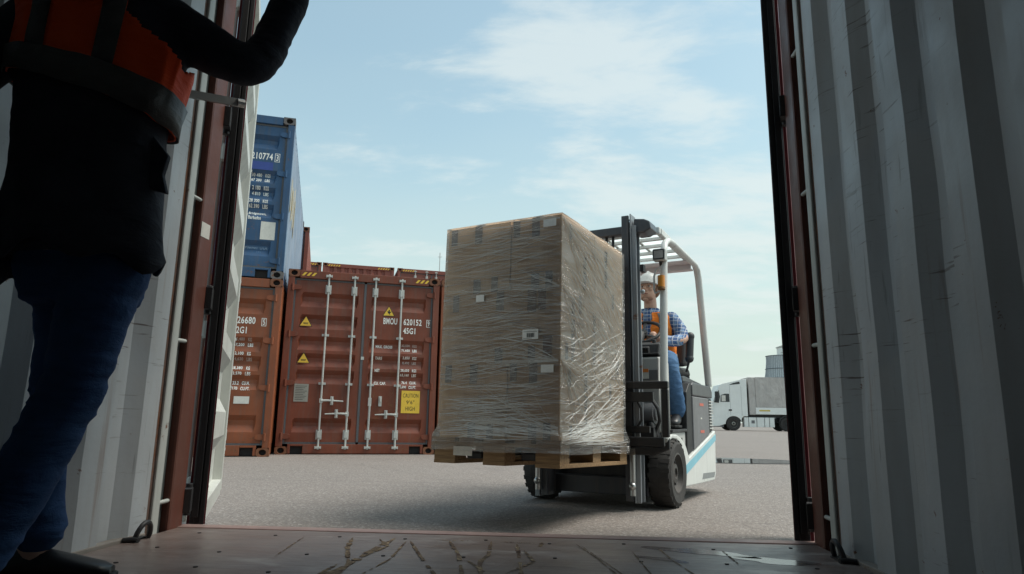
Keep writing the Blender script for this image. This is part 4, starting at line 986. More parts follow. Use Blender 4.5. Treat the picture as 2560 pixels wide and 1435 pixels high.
# counterweight and cover
k = MB(); k.prism([(-.33,1.30), (-.44,1.18), (-.44,.64), (.44,.64), (.44,1.18), (.33,1.30)], .40, .774, 'z'); k.build('battery_box', grey_p, fl, bevel=.01)
k = MB()
rings = []
for z, q in ((.10,.96), (.16,1.), (.50,1.), (.77,.98), (.84,.92)):
    rings.append([(x*q, 1.33+(y)*q, z) for x, y in ((-.45,0), (-.44,.06), (-.34,.13), (0,.155), (.34,.13), (.44,.06), (.45,0))])
k.loft(rings, closed=True); k.build('counterweight', white, fl, smooth=50, bevel=.01)
k = MB(); k.prism([(.63,.888), (1.28,.884), (1.26,.905), (.70,.94), (.64,.93)], -.43, .43, 'x'); k.build('seat_deck', simple('dark grey lid', (.075,.078,.082), .45), fl, bevel=.01)
k = MB(); k.cyl((.33, 1.14, .90), (.33, 1.14, .945), .022, 10); k.sphere((.33, 1.14, .955), .03, 10, 6); k.build('battery_knob', blackp, fl, smooth=True)
# mast: outer channels, inner channels with rollers, ties, tilt
for sg in (1, -1):
    def bx(k, x0, x1, *a):
        p, q = sorted((sg*x0, sg*x1)); k.box(p, q, *a)
    k = MB(); bx(k, .285, .338, -.345, -.327, .06, 2.005); bx(k, .285, .296, -.327, -.25, .06, 2.005); bx(k, .285, .334, -.25, -.235, .06, 2.005); o = k.build('inner_rail', mast_m, fl, bevel=.004)
    k = MB(); bx(k, .346, .355, -.345, -.24, .05, 2.015); bx(k, .355, .387, -.335, -.319, .05, 1.93); bx(k, .355, .385, -.255, -.24, .05, 1.93); o = k.build('outer_rail', mast_g, fl, bevel=.004)
    k = MB(); k.cyl((sg*.318, -.285, 1.94), (sg*.348, -.285, 1.94), .040, 20); k.cyl((sg*.31, -.285, 1.94), (sg*.351, -.285, 1.94), .014, 10); k.build('mast_roller', M['steel'], o, smooth=True)
    k = MB(); k.cyl((sg*.315, -.205, .08), (sg*.315, -.205, 1.02), .026, 14); k.build('lift_cylinder', M['dark_steel'], o, smooth=True)
    k = MB(); k.cyl((sg*.315, -.205, 1.021), (sg*.315, -.205, 1.86), .015, 12); k.build('lift_piston', M['steel'], o, smooth=True)
    k = MB(); k.cyl((sg*.345, -.375, .10), (sg*.345, -.375, .37), .019, 12); k.box(sg*.345-.028, sg*.345+.028, -.40, -.352, .36, .40); k.sphere((sg*.345, -.385, .16), .026, 10, 7); k.build('cylinder_foot', M['steel'], o, smooth=35)
k = MB(); k.box(-.395, .395, -.232, -.17, 1.90, 1.965); k.build('mast_top_tie', mast_m, fl, bevel=.008)
k = MB(); k.prism([(.366, 1.875), (.44, 1.875), (.49, 1.90), (.48, 1.955), (.44, 1.975), (.366, 1.985)], -.315, -.16, 'y'); k.build('mast_head_guard', mast_m, fl, bevel=.01)
k = MB(); k.box(-.284, .284, -.235, -.215, .30, .44); k.build('mast_cross_tie', mast_m, fl, bevel=.006); k = MB(); k.box(-.284, .284, -.235, -.215, 1.30, 1.38); k.build('mast_cross_tie', mast_m, fl, bevel=.006); k = MB(); k.box(-.39, .39, -.19, -.15, .08, .20); k.build('mast_foot_beam', mast_m, fl, bevel=.006)
# hoses and chains
for x in (.12, .17, -.12, -.17):
    k = MB(); k.tube([(x, -.22, .45), (x+.005, -.23, .9), (x, -.22, 1.5), (x, -.20, 1.9)], .011, 8); k.build('mast_hose', blackp, fl, smooth=True)
# carriage frame with load backrest (the big black frame)
cm = simple('satin black steel', (.016,.016,.018), .4, bump=.2)
k = MB(); k.box(-.50, .60, -.405, -.365, .785, .835); k.box(-.50, .565, -.405, -.365, .415, .475); k.box(.555, .60, -.405, -.365, .476, .784); k.box(-.50, -.455, -.405, -.365, .476, .784)
k.prism([(.60,.476), (.60,.40), (.50,.36), (.30,.36), (.30,.414), (.565,.414)], -.40, -.37, 'y'); k.build('carriage_frame', cm, fl, bevel=.008)
k = MB(); k.box(-.48, .50, -.40, -.37, .70, .765); k.prism([(.50,.70), (.50,.765), (.44,.765), (.40,.70)], -.39, -.375, 'y'); k.box(-.45, .46, -.36, -.33, .50, .545); k.build('carriage_bar', cm, fl, bevel=.004)
for x in (-.25, .10):
    k = MB(); k.box(x-.05, x+.05, -.47, -.405, .355, .80); k.box(x-.05, x+.05, -1.38, -.4705, .355, .395); k.build('fork', cm, fl, bevel=.006)
# electric motor, hoses and pump seen through the frame
k = MB(); k.cyl((.20, -.12, .63), (.43, -.12, .63), .072, 20); k.cyl((.43, -.12, .63), (.445, -.12, .63), .05, 16); k.build('hydraulic_motor', grey_p, fl, smooth=35)
k = MB(); k.tube([(.30, -.30, .75), (.36, -.34, .74), (.40, -.34, .66), (.40, -.34, .58), (.36, -.34, .52), (.30, -.3, .50)], .009, 8); k.tube([(.44,-.22,.72), (.49,-.26,.66), (.50,-.26,.58), (.46,-.24,.50), (.48,-.2,.44)], .012, 8); k.tube([(.40,-.16,.56), (.44,-.18,.50), (.46,-.14,.46)], .028, 10); k.build('hydraulic_hose', blackp, fl, smooth=True)
k = MB(); k.box(.30, .47, -.30, -.18, .47, .54); k.box(.36, .47, -.18, -.08, .44, .49); k.build('valve_block', M['dark_steel'], fl, bevel=.006)
# cowl and dash in front of the driver
k = MB(); k.prism([(-.10,.86), (-.10,1.02), (.02,1.035), (.16,1.0), (.16,.50), (-.06,.50)], -.40, .455, 'x'); k.build('front_cowl', grey_l, fl, bevel=.012)
k = MB(); k.box(-.39, .45, -.105, -.101, .86, .93); k.build('cowl_panel', grey_p, fl)
k = MB(); k.box(.30, .385, -.108, -.1025, .87, .94); o = k.build('cowl_sticker', M['sticker'], fl); k = MB(); k.box(.301, .384, -.1095, -.1085, .915, .939); k.build('orange_label', simple('orange label', (.70,.22,.05), .5), o)
k = MB(); k.box(-.40, .455, -.09, .15, 1.037, 1.052); k.build('dash_top', blackp, fl, bevel=.006)
k = MB(); k.prism([(.02,1.05), (.05,1.13), (.17,1.16), (.20,1.05)], .10, .42, 'x'); k.cyl((.36, .12, 1.12), (.36, .13, 1.17), .018, 10); k.prism([(-.02,1.053), (-.03,1.10), (.015,1.11), (.03,1.053)], .29, .36, 'x'); k.build('dashboard', blackp, fl, bevel=.01)
k = MB(); k.cyl((.22, .12, 1.06), (.20, .31, 1.24), .035, 12); k.build('steering_column', blackp, fl, smooth=35)
# steering wheel: rim, spokes, hub (tilted towards the driver)
sw = thing('steering_wheel', None, None); sw.parent = fl; sw.location = (.20, .325, 1.255); sw.rotation_euler = (R(38), 0, 0)
k = MB(); k.tube([(.155*math.cos(2*math.pi*i/32), .155*math.sin(2*math.pi*i/32), 0) for i in range(33)], .014, 10); k.build('wheel_rim', blackp, sw, smooth=True)
for a in (90, 210, 330):
    k = MB(); k.beam((.03*math.cos(R(a)), .03*math.sin(R(a)), -.012), (.15*math.cos(R(a)), .15*math.sin(R(a)), 0), .022, .008); k.build('spoke', blackp, sw, bevel=.002)
k = MB(); k.cyl((0, 0, -.04), (0, 0, .006), .042, 16); k.build('hub', blackp, sw, smooth=35)
k = MB(); k.cyl((-.10, -.08, 0), (-.10, -.08, .05), .016, 10); k.sphere((-.10, -.08, .06), .024, 10, 7); k.build('spinner_knob', blackp, sw, smooth=True)
# seat
k = MB(); k.prism([(.55,.945), (.58,1.01), (.98,1.02), (1.04,.95)], -.10, .40, 'x'); k.build('seat_cushion', blackp, fl, bevel=.025, seg=3)
k = MB(); k.prism([(.93,1.03), (1.00,1.34), (1.06,1.36), (1.10,1.05)], -.05, .375, 'x'); k.build('backrest', blackp, fl, bevel=.03, seg=3)
k = MB(); rr_ = MB(); k.tube([(.475, .74, 1.26), (.465, .73, 1.08)], [.032, .032], 12); k.sphere((.475, .74, 1.26), .036, 12, 8); k.sphere((.465, .73, 1.08), .036, 12, 8); k.tube([(.465, .73, 1.07), (.42, .80, .98)], .010, 8); k.build('hip_restraint', simple('dark grey padding', (.05,.052,.055), .6), fl, smooth=True)
k = MB(); k.tube([(.33, .56, 1.0), (.33, .55, 1.13)], [.014, .010], 8); k.sphere((.33, .55, 1.14), .02, 8, 6); k.build('control_lever', blackp, fl, smooth=True)
# overhead guard
for sg in (1, -1):
    k = MB(); k.tube([(sg*.497, -.135, .46), (sg*.497, -.12, .90), (sg*.497, -.045, 1.70), (sg*.492, -.02, 1.80), (sg*.488, .035, 1.875), (sg*.486, .12, 1.915), (sg*.486, .25, 1.925), (sg*.488, .93, 1.90), (sg*.490, 1.00, 1.865), (sg*.492, 1.035, 1.79), (sg*.494, 1.25, .88)],
                     [.028]*3+[.026]*5+[.030]*3, 12, ell=.85); k.build('guard_pillar', white, fl, smooth=60)
k = MB(); k.box(-.462, .462, .90, .915, 1.855, 1.925); k.box(-.462, .462, .915, .985, 1.855, 1.87); k.box(-.462, .462, .78, .899, 1.90, 1.915); k.build('guard_rear_beam', paint('pinkish white guard underside', (.66,.60,.60), .4, .1, .1, .1), fl, bevel=.006)
k = MB(); k.box(-.46, .46, .0, .045, 1.945, 2.00); k.build('guard_front_beam', white, fl, bevel=.010)
for sg in (1, -1):
    k = MB(); k.beam((sg*.445, .047, 1.972), (sg*.445, .898, 1.935), .040, .05); k.build('guard_side_beam', white, fl, bevel=.006)
for i in range(4):
    y = .20+i*.18; z = 1.968-.037*(y-.05)/.85; k = MB(); k.box(-.423, .423, y-.014, y+.014, z-.014, z+.012); k.build('guard_bar', white, fl, bevel=.003)
for x in (-.21, 0, .21):
    k = MB(); k.beam((x, .047, 1.988), (x, .898, 1.951), .024, .012); k.build('guard_rib', white, fl, bevel=.002)
gp = NT('dusty clear roof sheet'); a_ = gp.n.new('ShaderNodeBsdfTransparent'); b_ = gp.n.new('ShaderNodeBsdfTranslucent'); b_.inputs[0].default_value = (.85,.88,.86,1); c_ = gp.n.new('ShaderNodeMixShader'); c_.inputs[0].default_value = .55
gp.l.new(a_.outputs[0], c_.inputs[1]); gp.l.new(b_.outputs[0], c_.inputs[2]); gp.l.new(c_.outputs[0], gp.out.inputs[0])
k = MB(); k.add([(-.42,.02,2.006), (.42,.02,2.006), (.42,.90,1.966), (-.42,.90,1.966)], [(0,1,2,3)]); k.build('roof_sheet', gp.m, fl)
# lamp, indicator, grab handle
for sg in (1, -1):
    lp = MB(); lp.prism([(-.045,-.042), (.045,-.042), (.048,.038), (.038,.046), (-.038,.046), (-.048,.038)], -.03, .035, 'y')
    h = lp.build('headlight', grey_l, fl, bevel=.006, loc=(sg*.482, -.085, 1.755), rot=(0, 0, 0))
    k = MB(); k.box(-.040, .040, -.0345, -.0305, -.034, .036); k.build('lamp_frame', blackp, h)
    lens = NT('headlight lens'); lens.b.inputs['Base Color'].default_value = (.42,.40,.38,1); lens.b.inputs['Roughness'].default_value = .15; wv = lens.noise(lens.mapv((60,1,60)), 2, 2); lens.bump(wv, .6, .01)
    k = MB(); k.box(-.033, .033, -.037, -.035, -.027, .029); k.build('lamp_glass', lens.m, h)
    k = MB(); k.beam((0, .01, -.045), (0, .04, -.09), .02, .012); k.tube([(.01, .02, -.04), (.03, .03, -.06), (.035, .045, -.05)], .005, 6); k.build('lamp_bracket', blackp, h)
    k = MB(); k.cyl((sg*.492, -.105, 1.515), (sg*.492, -.10, 1.60), .026, 14); ind = k.build('indicator', simple('amber indicator lens', (.62,.24,.03), .25), fl, smooth=35)
    k = MB(); k.cyl((sg*.492, -.107, 1.50), (sg*.492, -.105, 1.515), .028, 14); k.build('indicator_base', simple('brown lens base', (.2,.09,.02), .4), ind, smooth=35)
    k = MB(); k.tube([(sg*.488, -.09, 1.665), (sg*.455, -.095, 1.65), (sg*.440, -.10, 1.60), (sg*.440, -.105, 1.50), (sg*.447, -.108, 1.475), (sg*.482, -.11, 1.49)], .007, 8); k.build('grab_handle', grey_l, fl, smooth=True)
k = MB(); k.box(.40, .425, -.30, -.25, 1.60, 1.65); k.build('mast_cable_clip', blackp, fl)
k = MB(); k.sphere((.41, -.28, 1.46), .018, 8, 6); k.build('mast_bolt', M['steel'], fl)

# ================================================================ TRUCK, TOWER, BUILDING
tk = thing('semi_truck', 'white semi truck with grey tarpaulin trailer parked at the right edge of the yard', 'truck', (11.75, 53, 0), R(-1))
wt = paint('white truck paint', (.80,.81,.78), .35, .05, .06, .1)
glass_t = NT('truck window glass'); glass_t.b.inputs['Base Color'].default_value = (.03,.035,.04,1); glass_t.b.inputs['Roughness'].default_value = .06
def tx(X): return (X-75)*.0075
def tz(Y): return (980-Y)*.0075
cabp = [(82,940), (78,880), (95,820), (85,780), (80,715), (112,640), (150,555), (165,520), (200,508), (370,468), (432,462), (432,836), (390,836), (372,850)]
arch = [(290+82*math.cos(R(a)), 915-80*math.sin(R(a))) for a in range(20, 181, 16)]
cab = [(tx(a), tz(b)) for a, b in cabp] + [(tx(a), tz(b)) for a, b in arch] + [(tx(205), tz(915)), (tx(145), tz(935))]
k = MB(); k.prism(cab, 0, 2.4, 'y'); c_ = k.build('cab', wt, tk, bevel=.05)
k = MB(); k.prism([(tx(165),tz(695)), (tx(172),tz(625)), (tx(215),tz(612)), (tx(255),tz(612)), (tx(257),tz(695))], -.006, 0, 'y'); w_ = k.build('side_window', glass_t.m, c_); k = MB(); k.box(tx(178), tx(218), -.010, -.0065, tz(688), tz(628)); k.build('window_glimpse', M['sticker'], w_)
k = MB(); k.prism([(tx(256),tz(523)), (tx(300),tz(502)), (tx(362),tz(487)), (tx(368),tz(512))], -.008, 0, 'y'); k.build('roof_window', glass_t.m, c_)
k = MB(); k.prism([(tx(100),tz(700)), (tx(122),tz(640)), (tx(152),tz(575)), (tx(164),tz(640)), (tx(150),tz(705))], -.012, -.001, 'y'); k.build('windscreen_edge', glass_t.m, c_)
k = MB(); k.box(tx(110), tx(140), -.28, -.02, tz(690), tz(590)); k.build('mirror', blackp, c_, bevel=.03)
k = MB(); k.box(tx(245), tx(275), -.03, 0, tz(783), tz(768)); k.build('door_handle', blackp, c_)
for x in (262, 374): k = MB(); k.box(tx(x), tx(x)+.012, -.003, 0, tz(830), tz(530)); k.build('door_seam', M['seal'], c_)
k = MB(); k.box(tx(78), tx(190), .05, 2.35, tz(945), tz(925)); k.build('bumper', grey_p, tk)
def tyre(x, r, rimm, ys):
    o = thing('truck_wheel', None, None); o.parent = tk; o.location = (x, ys, r)
    k = MB(); rings = [[(q*math.cos(2*math.pi*j/28), y, q*math.sin(2*math.pi*j/28)) for j in range(28)] for y, q in ((0, r*.55), (-.02, r*.62), (-.03, r*.9), (0, r), (.28, r), (.30, r*.9))]; k.loft(rings); k.build('tyre', tyre_m, o, smooth=35)
    k = MB(); rings = [[(q*math.cos(2*math.pi*j/20), y, q*math.sin(2*math.pi*j/20)) for j in range(20)] for y, q in ((-.03, r*.56), (.06, r*.5), (.05, r*.26), (-.04, r*.24), (-.05, r*.12))]; k.loft(rings, cap=False); k.build('rim', rimm, o, smooth=35)
    k = MB(); k.cyl((0, -.056, 0), (0, -.03, 0), r*.15, 12); k.build('hub', blackp, o)
tyre(tx(288), .53, M['plate'], .06); tyre(tx(815), .52, blackp, .06); tyre(tx(288), .53, M['plate'], 2.0); tyre(tx(815), .52, blackp, 2.0)
for x in (9.0, 10.3, 11.6):
    tyre(x, .50, M['plate'], .06); tyre(x, .5, M['plate'], 2.0)
tarp = NT('grey tarpaulin'); v = tarp.mapv(); wr = tarp.noise(tarp.mapv((.9,1,.5), (0, R(38), 0)), 2.4, 4, .5, .6); tarp.color(tarp.mix(tarp.ramp(wr, .3, .7), (.40,.37,.35), (.52,.49,.46))); tarp.bump(wr, .8, .12); tarp.b.inputs['Roughness'].default_value = .7
x0t = tx(432)+.15
k = MB(); n_ = 60; LT = 12.6
grid = []
for i in range(n_+1):
    x = x0t+.5+(LT-.5)*i/n_
    for j in range(13):
        z = tz(745)+(tz(442)-tz(745))*j/12; grid.append((x, -.02-.035*mnoise.noise(Vector((x*1.1+z*1.3, 0, z*.8)))*(1 if 0 < j < 12 else .2), z))
k.add(grid, [(i*13+j, (i+1)*13+j, (i+1)*13+j+1, i*13+j+1) for i in range(n_) for j in range(12)])
k.build('tarpaulin_side', tarp.m, tk, smooth=60)
k = MB(); k.box(x0t, x0t+.5, 0, 2.45, tz(820), tz(442)); k.box(x0t+.5, x0t+LT, .02, 2.45, tz(745), tz(442)); k.build('tarpaulin', tarp.m, tk, bevel=.04)
k = MB(); k.box(x0t+.45, x0t+LT, -.03, 2.48, tz(815), tz(747)); o = k.build('dropside', wt, tk, bevel=.01)
k = MB(); k.box(tx(545), tx(652), -.034, -.031, tz(785), tz(770)); k.build('yellow_mark', simple('yellow lettering band', (.6,.45,.1), .6), o)
k = MB(); k.box(x0t, x0t+LT, .3, 2.1, tz(845), tz(818)); k.box(tx(380), tx(900), .6, 1.8, tz(890), tz(850)); k.build('chassis', blackp, tk)
k = MB(); k.box(tx(432)+.02, x0t-.02, .3, 2.1, 1.1, 3.2); k.build('cab_rear_gap', blackp, tk)
xs_ = [392, 438, 518, 594, 642, 694]
for a, b in zip(xs_[:-1], xs_[1:]):
    k = MB(); k.box(tx(a)+.015, tx(b)-.03, .02, .7, tz(942), tz(846)); o = k.build('side_tank', wt, tk, bevel=.02)
k = MB(); k.box(tx(480)-.12, tx(480)+.12, .010, .018, tz(905), tz(875)); k.build('tank_mark', grey_p, tk)
k = MB(); k.prism([(tx(735), tz(900)), (tx(745), tz(850)), (tx(790), tz(822)), (tx(850), tz(822)), (tx(880), tz(870)), (tx(862), tz(870)), (tx(840), tz(838)), (tx(790), tz(838)), (tx(757), tz(862))], .02, .5, 'y'); k.build('mudguard', blackp, tk)
# cooling tower
ct = thing('cooling_tower', 'pale grey ribbed cooling tower rising far behind the truck trailer', 'cooling tower', (129, 402, 0))
k = MB(); rings = []
for z, r in ((0, 17.5), (8, 14.6), (16, 12.3), (26.3, 10.3), (30.5, 9.6), (36, 9.0), (39, 9.0), (39, 8.6), (33, 8.6)):
    rings.append([(r*math.cos(2*math.pi*j/60), r*math.sin(2*math.pi*j/60), z) for j in range(60)])
k.loft(rings, cap=False); ctm = paint('weathered cladding paled for haze', (.52,.56,.57), .7, 0, .15, .3); k.build('tower_shell', ctm, ct, smooth=50)  # distance haze is put into the pale blue grey base colour
for z, r in ((39.1, 9.1), (31.6, 9.6), (26.3, 10.4)):
    k = MB(); k.tube([(r*math.cos(2*math.pi*j/40), r*math.sin(2*math.pi*j/40), z) for j in range(41)], .22, 6); k.build('tower_ring', paint('dark ring', (.14,.16,.18), .7, 0), ct)
for j in range(28):
    a = math.pi+math.pi*(j+.5)/28; k = MB(); k.tube([(r*math.cos(a), r*math.sin(a), z) for z, r in ((0, 17.6), (8, 14.7), (16, 12.4), (26.3, 10.4), (30.5, 9.7), (36, 9.1), (39, 9.1))], .09, 4); k.build('tower_rib', paint('ring', (.2,.23,.26), .7, 0) if j == 0 else bpy.data.materials['ring'], ct)
bd = thing('silo_building', 'plain white silo block far behind the trailer, cut off by the right door', 'building', (128.3, 395, 0))
k = MB(); k.box(0, 16, 0, 14, 0, 44.5); k.build('wall', wt, bd)
k = MB(); k.box(-.4, 16.4, -.4, 14.4, 44.5, 45.1); k.build('roof', grey_l, bd)
for z in (43.5, 40.5, 37.5): k = MB(); k.box(-1.6, 0, .5, 2.5, z, z+.25); k.box(-1.6, -1.5, .5, .6, z+.25, z+1.2); k.build('service_landing', grey_l, bd)

# ================================================================ PEOPLE
def fuse(name, parts, mats, parent=None, voxel=.01, smooth_it=6, disp=None, matrix=None):
    """join lofted volumes into one continuous skin"""
    k = MB()
    for p in parts: k.v, k.f, k.mi = (k.v+[tuple(v) for v in p.v], k.f+[tuple(i+len(k.v) for i in f) for f in p.f], k.mi+p.mi)
    me = k.mesh('tmp', mats); o = bpy.data.objects.new('tmp', me); C.objects.link(o)
    m = o.modifiers.new('r', 'REMESH'); m.mode = 'VOXEL'; m.voxel_size = voxel; m.use_smooth_shade = True
    s_ = o.modifiers.new('s', 'SMOOTH'); s_.iterations = smooth_it; s_.factor = .5
    me2 = bpy.data.meshes.new_from_object(o.evaluated_get(bpy.context.evaluated_depsgraph_get()))
    bpy.data.objects.remove(o); me2.name = name
    if disp:
        bm = bmesh.new(); bm.from_mesh(me2); bm.normal_update()
        for v in bm.verts: v.co += v.normal*disp(v.co)
        bm.to_mesh(me2); bm.free()
    for p in me2.polygons: p.use_smooth = True
    me2.materials.clear(); me2.materials.append(mats if not isinstance(mats, list) else mats[0])
    o = bpy.data.objects.new(name, me2); C.objects.link(o)
    if parent: o.parent = parent
    return o
def limb(pts, rs, n=14, ell=1):
    # smoothed tapered limb with round ends
    P = [Vector(p) for p in pts]; out = []; rr = []
    for i in range(len(P)-1):
        for j in range(5):
            q = j/5; p0 = P[max(0, i-1)]; p1 = P[i]; p2 = P[i+1]; p3 = P[min(len(P)-1, i+2)]
            c = .5*((2*p1)+(p2-p0)*q+(2*p0-5*p1+4*p2-p3)*q*q+(3*p1-p0-3*p2+p3)*q*q*q); out.append(c); rr.append(rs[i]+(rs[i+1]-rs[i])*q)
    out.append(P[-1]); rr.append(rs[-1])
    k = MB(); k.tube(out, rr, n, True, ell=ell); k.sphere(out[0], rr[0]*.98, n, 8); k.sphere(out[-1], rr[-1]*.98, n, 8); return k
def rings_loft(rs, n=28, pw=2.3):
    """rs: (cx, cy, z, rx, ry, yaw)"""
    k = MB(); out = []
    for cx, cy, z, rx, ry, yw in rs:
        r = []
        for j in range(n):
            a = 2*math.pi*j/n; ca, sa = math.cos(a), math.sin(a); x = rx*math.copysign(abs(ca)**(2/pw), ca); y = ry*math.copysign(abs(sa)**(2/pw), sa)
            r.append((cx+x*math.cos(yw)-y*math.sin(yw), cy+x*math.sin(yw)+y*math.cos(yw), z))
        out.append(r)
    k.loft(out); return k
skin = simple('skin', (.60,.36,.26), .5, scale=40, var=.1, bump=.1)
def hand(wrist, direction, palm_n, sc=1., curl=.8, mirror=1):
    """palm plus five bent fingers as one set of volumes"""
    w = Vector(wrist); d = Vector(direction).normalized(); nn = Vector(palm_n); nn = (nn-d*nn.dot(d)).normalized(); s_ = d.cross(nn)*mirror
    out = [limb([w, w+d*.045*sc, w+d*.085*sc], [.026*sc, .034*sc, .036*sc], 12, .55)]
    for i, (off, ln) in enumerate(((-.030, .070), (-.010, .080), (.010, .075), (.029, .058))):
        b = w+d*.085*sc+s_*off*sc; c1 = curl*.5; c2 = curl*1.2; c3 = curl*1.8
        p1 = b+(d*math.cos(c1)+nn*math.sin(c1))*ln*.45*sc; p2 = p1+(d*math.cos(c2)+nn*math.sin(c2))*ln*.32*sc; p3 = p2+(d*math.cos(c3)+nn*math.sin(c3))*ln*.25*sc
        out.append(limb([b, p1, p2, p3], [.0095*sc, .0085*sc, .008*sc, .0065*sc], 8))
    b = w+d*.03*sc-s_*.026*sc; out.append(limb([b, b+(d*.6-s_*.7+nn*.3)*.035*sc, b+(d*.95-s_*.5+nn*.7)*.062*sc], [.013*sc, .011*sc, .008*sc], 8))
    return out
def head_volumes(c, yaw, pitch, sc=1.):
    """skull, jaw, nose, brow, ears; face looks along -Y before turning"""
    m = Matrix.Translation(Vector(c)) @ Matrix.Rotation(yaw, 4, 'Z') @ Matrix.Rotation(pitch, 4, 'X') @ Matrix.Scale(sc, 4)
    ks = []
    k = MB(); k.sphere((0, .012, .035), .092, 24, 16, (.83, 1.04, .98)); ks.append(k)
    k = MB(); k.sphere((0, -.018, -.035), .07, 20, 14, (.88, .98, 1.12)); ks.append(k)
    k = MB(); k.sphere((0, -.056, -.088), .027, 12, 8, (1.1, .95, .8)); ks.append(k)      # chin
    k = MB(); k.tube([(0, -.082, .022), (0, -.100, -.004), (0, -.112, -.022)], [.009, .012, .015], 10); k.sphere((-.011, -.096, -.024), .010, 8, 6); k.sphere((.011, -.096, -.024), .010, 8, 6); ks.append(k)
    k = MB(); k.tube([(-.042, -.068, .034), (-.02, -.082, .036), (0, -.083, .032), (.02, -.082, .036), (.042, -.068, .034)], [.009, .011, .010, .011, .009], 8); ks.append(k)
    for s_ in (-1, 1):
        k = MB(); k.sphere((s_*.078, .012, .004), .024, 10, 8, (.35, .75, 1.25)); ks.append(k)
        k = MB(); k.sphere((s_*.036, -.066, -.012), .022, 10, 8, (1, .8, .8)); ks.append(k)
    k = MB(); k.sphere((0, -.084, -.052), .017, 12, 8, (1.35, .7, .55)); k.sphere((0, -.082, -.062), .015, 12, 8, (1.2, .7, .6)); ks.append(k)
    for k in ks: k.v = [tuple(m @ Vector(v)) for v in k.v]
    return ks, m
def face_parts(parent, m, hairc):
    hair = simple('hair '+str(hairc), hairc, .7, scale=80)
    lip = bpy.data.materials.get('lips') or simple('lips', (.36,.14,.11), .45); ew = bpy.data.materials.get('eye white') or simple('eye white', (.7,.68,.65), .2, var=.02)
    def put(k, n, mt): k.v = [tuple(m @ Vector(v)) for v in k.v]; k.build(n, mt, parent, smooth=True)
    for s_ in (-1, 1):
        k = MB(); k.sphere((s_*.030, -.073, .014), .0125, 10, 8, (1.1, .7, .6)); put(k, 'eye', ew)
        k = MB(); k.sphere((s_*.030, -.0815, .014), .0055, 8, 6, (1, .4, 1)); put(k, 'iris', M['black_print'])
        k = MB(); k.tube([(s_*.014, -.092, .034), (s_*.030, -.091, .040), (s_*.048, -.075, .034)], [.004, .005, .003], 6); put(k, 'eyebrow', hair)
    k = MB(); k.tube([(-.024, -.084, -.055), (-.01, -.0965, -.054), (0, -.098, -.056), (.01, -.0965, -.054), (.024, -.084, -.055)], [.003, .005, .005, .005, .003], 6); put(k, 'mouth', lip)
    return hair, put
def helmet(parent, m, mt):
    k = MB(); rings = []
    for z, q in ((.045, 1.0), (.07, .99), (.10, .93), (.13, .78), (.147, .55), (.155, .28), (.157, .02)):
        rings.append([(.092*q*math.cos(2*math.pi*j/28), .012+.116*q*math.sin(2*math.pi*j/28), z) for j in range(28)])
    k.loft(rings, cap=False)
    rings = [[(.092*math.cos(2*math.pi*j/28), .012+.116*math.sin(2*math.pi*j/28), .045) for j in range(28)]]
    rings.append([((.104)*math.cos(2*math.pi*j/28), .012+(.122+(.030 if math.sin(2*math.pi*j/28) < -.2 else 0)*(-math.sin(2*math.pi*j/28)))*math.sin(2*math.pi*j/28), .038) for j in range(28)])
    rings.append([((.100)*math.cos(2*math.pi*j/28), .012+.118*math.sin(2*math.pi*j/28), .032) for j in range(28)])
    k.loft(rings, cap=False)
    k.tube([(0, -.085, .09), (0, -.04, .155), (0, .04, .166), (0, .11, .12)], [.008, .012, .012, .008], 8)
    k.v = [tuple(m @ Vector(v)) for v in k.v]; k.build('hard_hat', mt, parent, smooth=40)
def shoe(ankle, direction, sc=1., pitch=0., hs=1.):
    """sole + upper; toe along direction"""
    a = Vector(ankle); d = Vector(direction); d.z = 0; d.normalize(); s_ = Vector((d.y, -d.x, 0)); m = Matrix(((s_.x, d.x, 0, a.x), (s_.y, d.y, 0, a.y), (s_.z, d.z, 1, a.z), (0,0,0,1))) @ Matrix.Rotation(pitch, 4, 'X')
    rings = []
    for y, w, h, zt in ((-.075, .020, .03, .02), (-.068, .034, .05, .04), (-.03, .038, .060, .050), (.02, .038, .062, .045), (.07, .043, .055, .02), (.12, .046, .045, 0), (.16, .040, .035, -.01), (.185, .022, .025, -.02)):
        r = []
        for j in range(16):
            t_ = 2*math.pi*j/16; r.append(m @ Vector((w*math.cos(t_), y, -.085+(h/2+zt/4+.01)*hs*(1+math.sin(t_)))))
        rings.append(r)
    k = MB(); k.loft(rings); sole = MB(); so = []
    for y, w in ((-.08, .025), (-.065, .038), (-.02, .040), (.03, .040), (.08, .047), (.13, .048), (.17, .040), (.195, .018)): so.append((w, y))
    outl = [(w, y) for w, y in so]+[(-w, y) for w, y in so[::-1]]
    sole.prism(outl, -.095, -.078, 'z'); sole.v = [tuple(m @ Vector(v)) for v in sole.v]
    return k, sole
def wrinkle(amp, f=(9, 9, 14), amp2=.3):
    def d(co): 
        p = Vector((co.x*f[0], co.y*f[1], co.z*f[2])); n = mnoise.noise(p); n2 = mnoise.noise(p*2.7+Vector((3, 1, 7))); return amp*(1-abs(n)*2.4)+amp*amp2*n2
    return d
def fabric(name, a, b, rough=.85, sc=1.):
    m = NT(name); v = m.mapv(); n = m.noise(v, 6*sc, 5, .6); f2 = m.noise(v, 260, 2); fo = m.noise(m.mapv((2, 2, 5), (R(30), R(20), 0)), 4*sc, 4, .5, .5)
    m.color(m.mix(m.ramp(n, .3, .7), a, b)); m.b.inputs['Roughness'].default_value = rough; m.b.inputs['Specular IOR Level'].default_value = .2
    m.bump(m.math('ADD', fo, m.math('MULTIPLY', f2, .06)), .5, .03); return m.m
denim = fabric('dark blue denim', (.022,.055,.14), (.048,.105,.24)); denim2 = fabric('blue denim', (.05,.115,.23), (.10,.19,.33))
